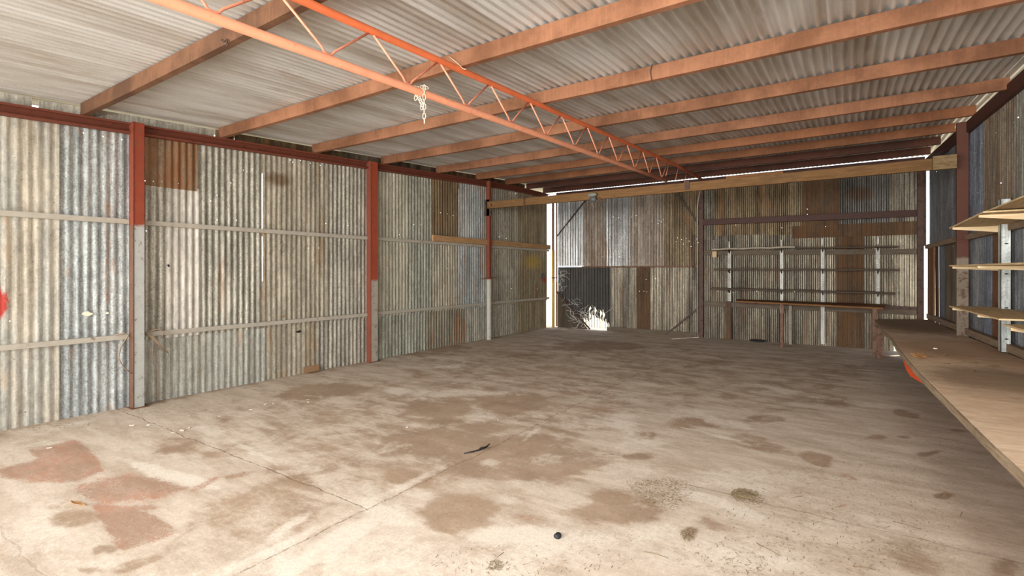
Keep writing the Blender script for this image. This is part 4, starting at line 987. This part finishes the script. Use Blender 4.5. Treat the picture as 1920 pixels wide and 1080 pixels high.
# things on the left wall
def onleft(px_, py_, off=.02):
    d = ray(px_, py_); t_ = (LX+off)/d.x; return Vector((LX+off, d.y*t_, CAMH+d.z*t_))
def scrap(px_, py_, w, h, seed, m, name, label, cat='scrap', off=.014):
    c = onleft(px_, py_, off); rr = random.Random(seed); mb = MB(); n_ = 9
    pts = [(c.y+w*math.cos(2*PI*k/n_)*rr.uniform(.5,1), c.z+h*math.sin(2*PI*k/n_)*rr.uniform(.5,1)) for k in range(n_)]
    vs = [(c.x, a, b) for a, b in pts]+[(c.x+.003, a, b) for a, b in pts]
    fs = [tuple(range(n_)), tuple(range(n_, 2*n_))[::-1]]+[(k, (k+1) % n_, (k+1) % n_+n_, k+n_) for k in range(n_)]
    mb.add(vs, fs); return tag(mb.build(name, M[m]), label, cat)
scrap(163,588,.055,.03,2,'paper','paper_scrap','torn pale paper scrap stuck on the blue grey sheet')
scrap(201,587,.02,.018,3,'paper','paper_scrap','smaller torn paper scrap left of the nearest post')
scrap(316,498,.016,.02,4,'black','mud_nest','small dark mud blob on the pale whitish sheet','mud')
scrap(560,622,.05,.022,5,'black','mud_nest','dark smudge of mud below the lower girt','mud')
scrap(531,593,.02,.02,6,'leaf','mud_nest','small brown mud nest just above the lower girt','mud')
a = onleft(529,462,.03); mb = MB().tube([a+Vector((0,-.02,.05)), a+Vector((0,.0,.07)), a+Vector((0,.02,.03)), a+Vector((0,-.02,-.05)), a+Vector((0,.0,-.09)), a+Vector((0,.03,-.06))], .003, 6)
tag(mb.build('wire_hook', M['wire'], smooth=True), 'curved wire hook on the tan sheet between the girts', 'hook')
a = onleft(548,468,.03); mb = MB().tube([a+Vector((0,0,.05)), a+Vector((0,.015,.01)), a+Vector((0,0,-.04))], .003, 6)
tag(mb.build('wire_hook', M['wire'], smooth=True), 'shorter wire hook right of the curved one', 'hook')
# bits on the work bench
tag(MB().tube([(.80,6.93,.675),(.80,6.93,.683)], .018, 12).build('bottle_cap', M['white'], smooth=False), 'small white bottle cap lying on the work bench', 'cap')
bpy.data.objects['bottle_cap'].location.z = .668
mb = MB(); rr = random.Random(4)
for k in range(5):
    a = rr.uniform(0, 3); c = Vector(((.82,6.45,.669),(.90,6.05,.669),(.88,5.55,.669),(1.05,5.95,.669),(.72,5.9,.667))[k]); d = Vector((math.cos(a), math.sin(a), 0))*(.035,.11,.07,.08,.07)[k]
    tag(MB().tube([c-d, c+Vector((.01,0,.004)), c+d], .003, 5).build('straw_stalk', M['straw'], smooth=True), ('shortest stalk on the work bench nearest the bottle cap', 'long thin stalk crossing another on the work bench', 'thin stalk on the work bench nearest the camera', 'thin stalk on the work bench closest to the wall', 'thin stalk on the work bench closest to the front edge')[k], 'stalk', 'stalks on the work bench')
c = Vector((.60, 6.35, .662)); mb = MB()
for k in range(60):
    a = rr.uniform(0, 6.3); p_ = c+Vector((rr.uniform(-.04,.05), rr.uniform(-.14,.14), rr.uniform(0,.006))); d = Vector((math.cos(a), math.sin(a), 0))*.018
    mb.bar(p_-d, p_+d, .003, .002)
tag(mb.build('wood_shavings', M['leaf']), 'small heap of orange-brown shavings on the bench edge', 'shavings', kind='stuff')
# dead creeper over the torn corner of the door
mb = MB(); rr = random.Random(12)
def vine(p, d, n_, step, r, drop=.0):
    pts = [Vector(p)]; d = Vector(d).normalized()
    for _ in range(n_):
        d = (d+Vector((rr.uniform(-.5,.5), rr.uniform(-.12,.12), rr.uniform(-.5,.5)-drop))).normalized(); q = pts[-1]+d*step
        q.y = min(11.72, max(11.60, q.y)); q.x = max(-6.40, q.x); q.z = max(.012, q.z); pts.append(q)
    mb.tube(pts, r, 4)
for k in range(60):
    x = rr.uniform(-5.85, -5.0); vine((x, 11.69, rr.uniform(.02, .30+.25*rr.random())), (rr.uniform(-1,1), 0, rr.uniform(-.2,1)), rr.randint(4, 9), .035, .003)
for k in range(46):
    z = rr.choice((rr.uniform(.9,1.5), rr.uniform(1.7,2.5))); vine((-6.37+rr.uniform(0,.12), 11.69, z), (rr.uniform(-.3,1), 0, rr.uniform(-1,1)), rr.randint(5, 10), .03, .002)
for k in range(16): vine((-6.3+rr.uniform(0,.5), 11.66, rr.uniform(.2,.8)), (1, 0, rr.uniform(-.4,.2)), rr.randint(5, 9), .035, .002)
for k in range(18): vine((-6.1+rr.uniform(-.1,.1), 11.65, 2.5+rr.uniform(-.15,.2)), (rr.uniform(-1,1), 0, rr.uniform(-1,1)), rr.randint(3, 7), .03, .002)
tag(mb.build('dead_creeper', M['web']), 'dead creeper, sun backlight painted in as white, tangled over the left edge of the door', 'creeper', kind='stuff')
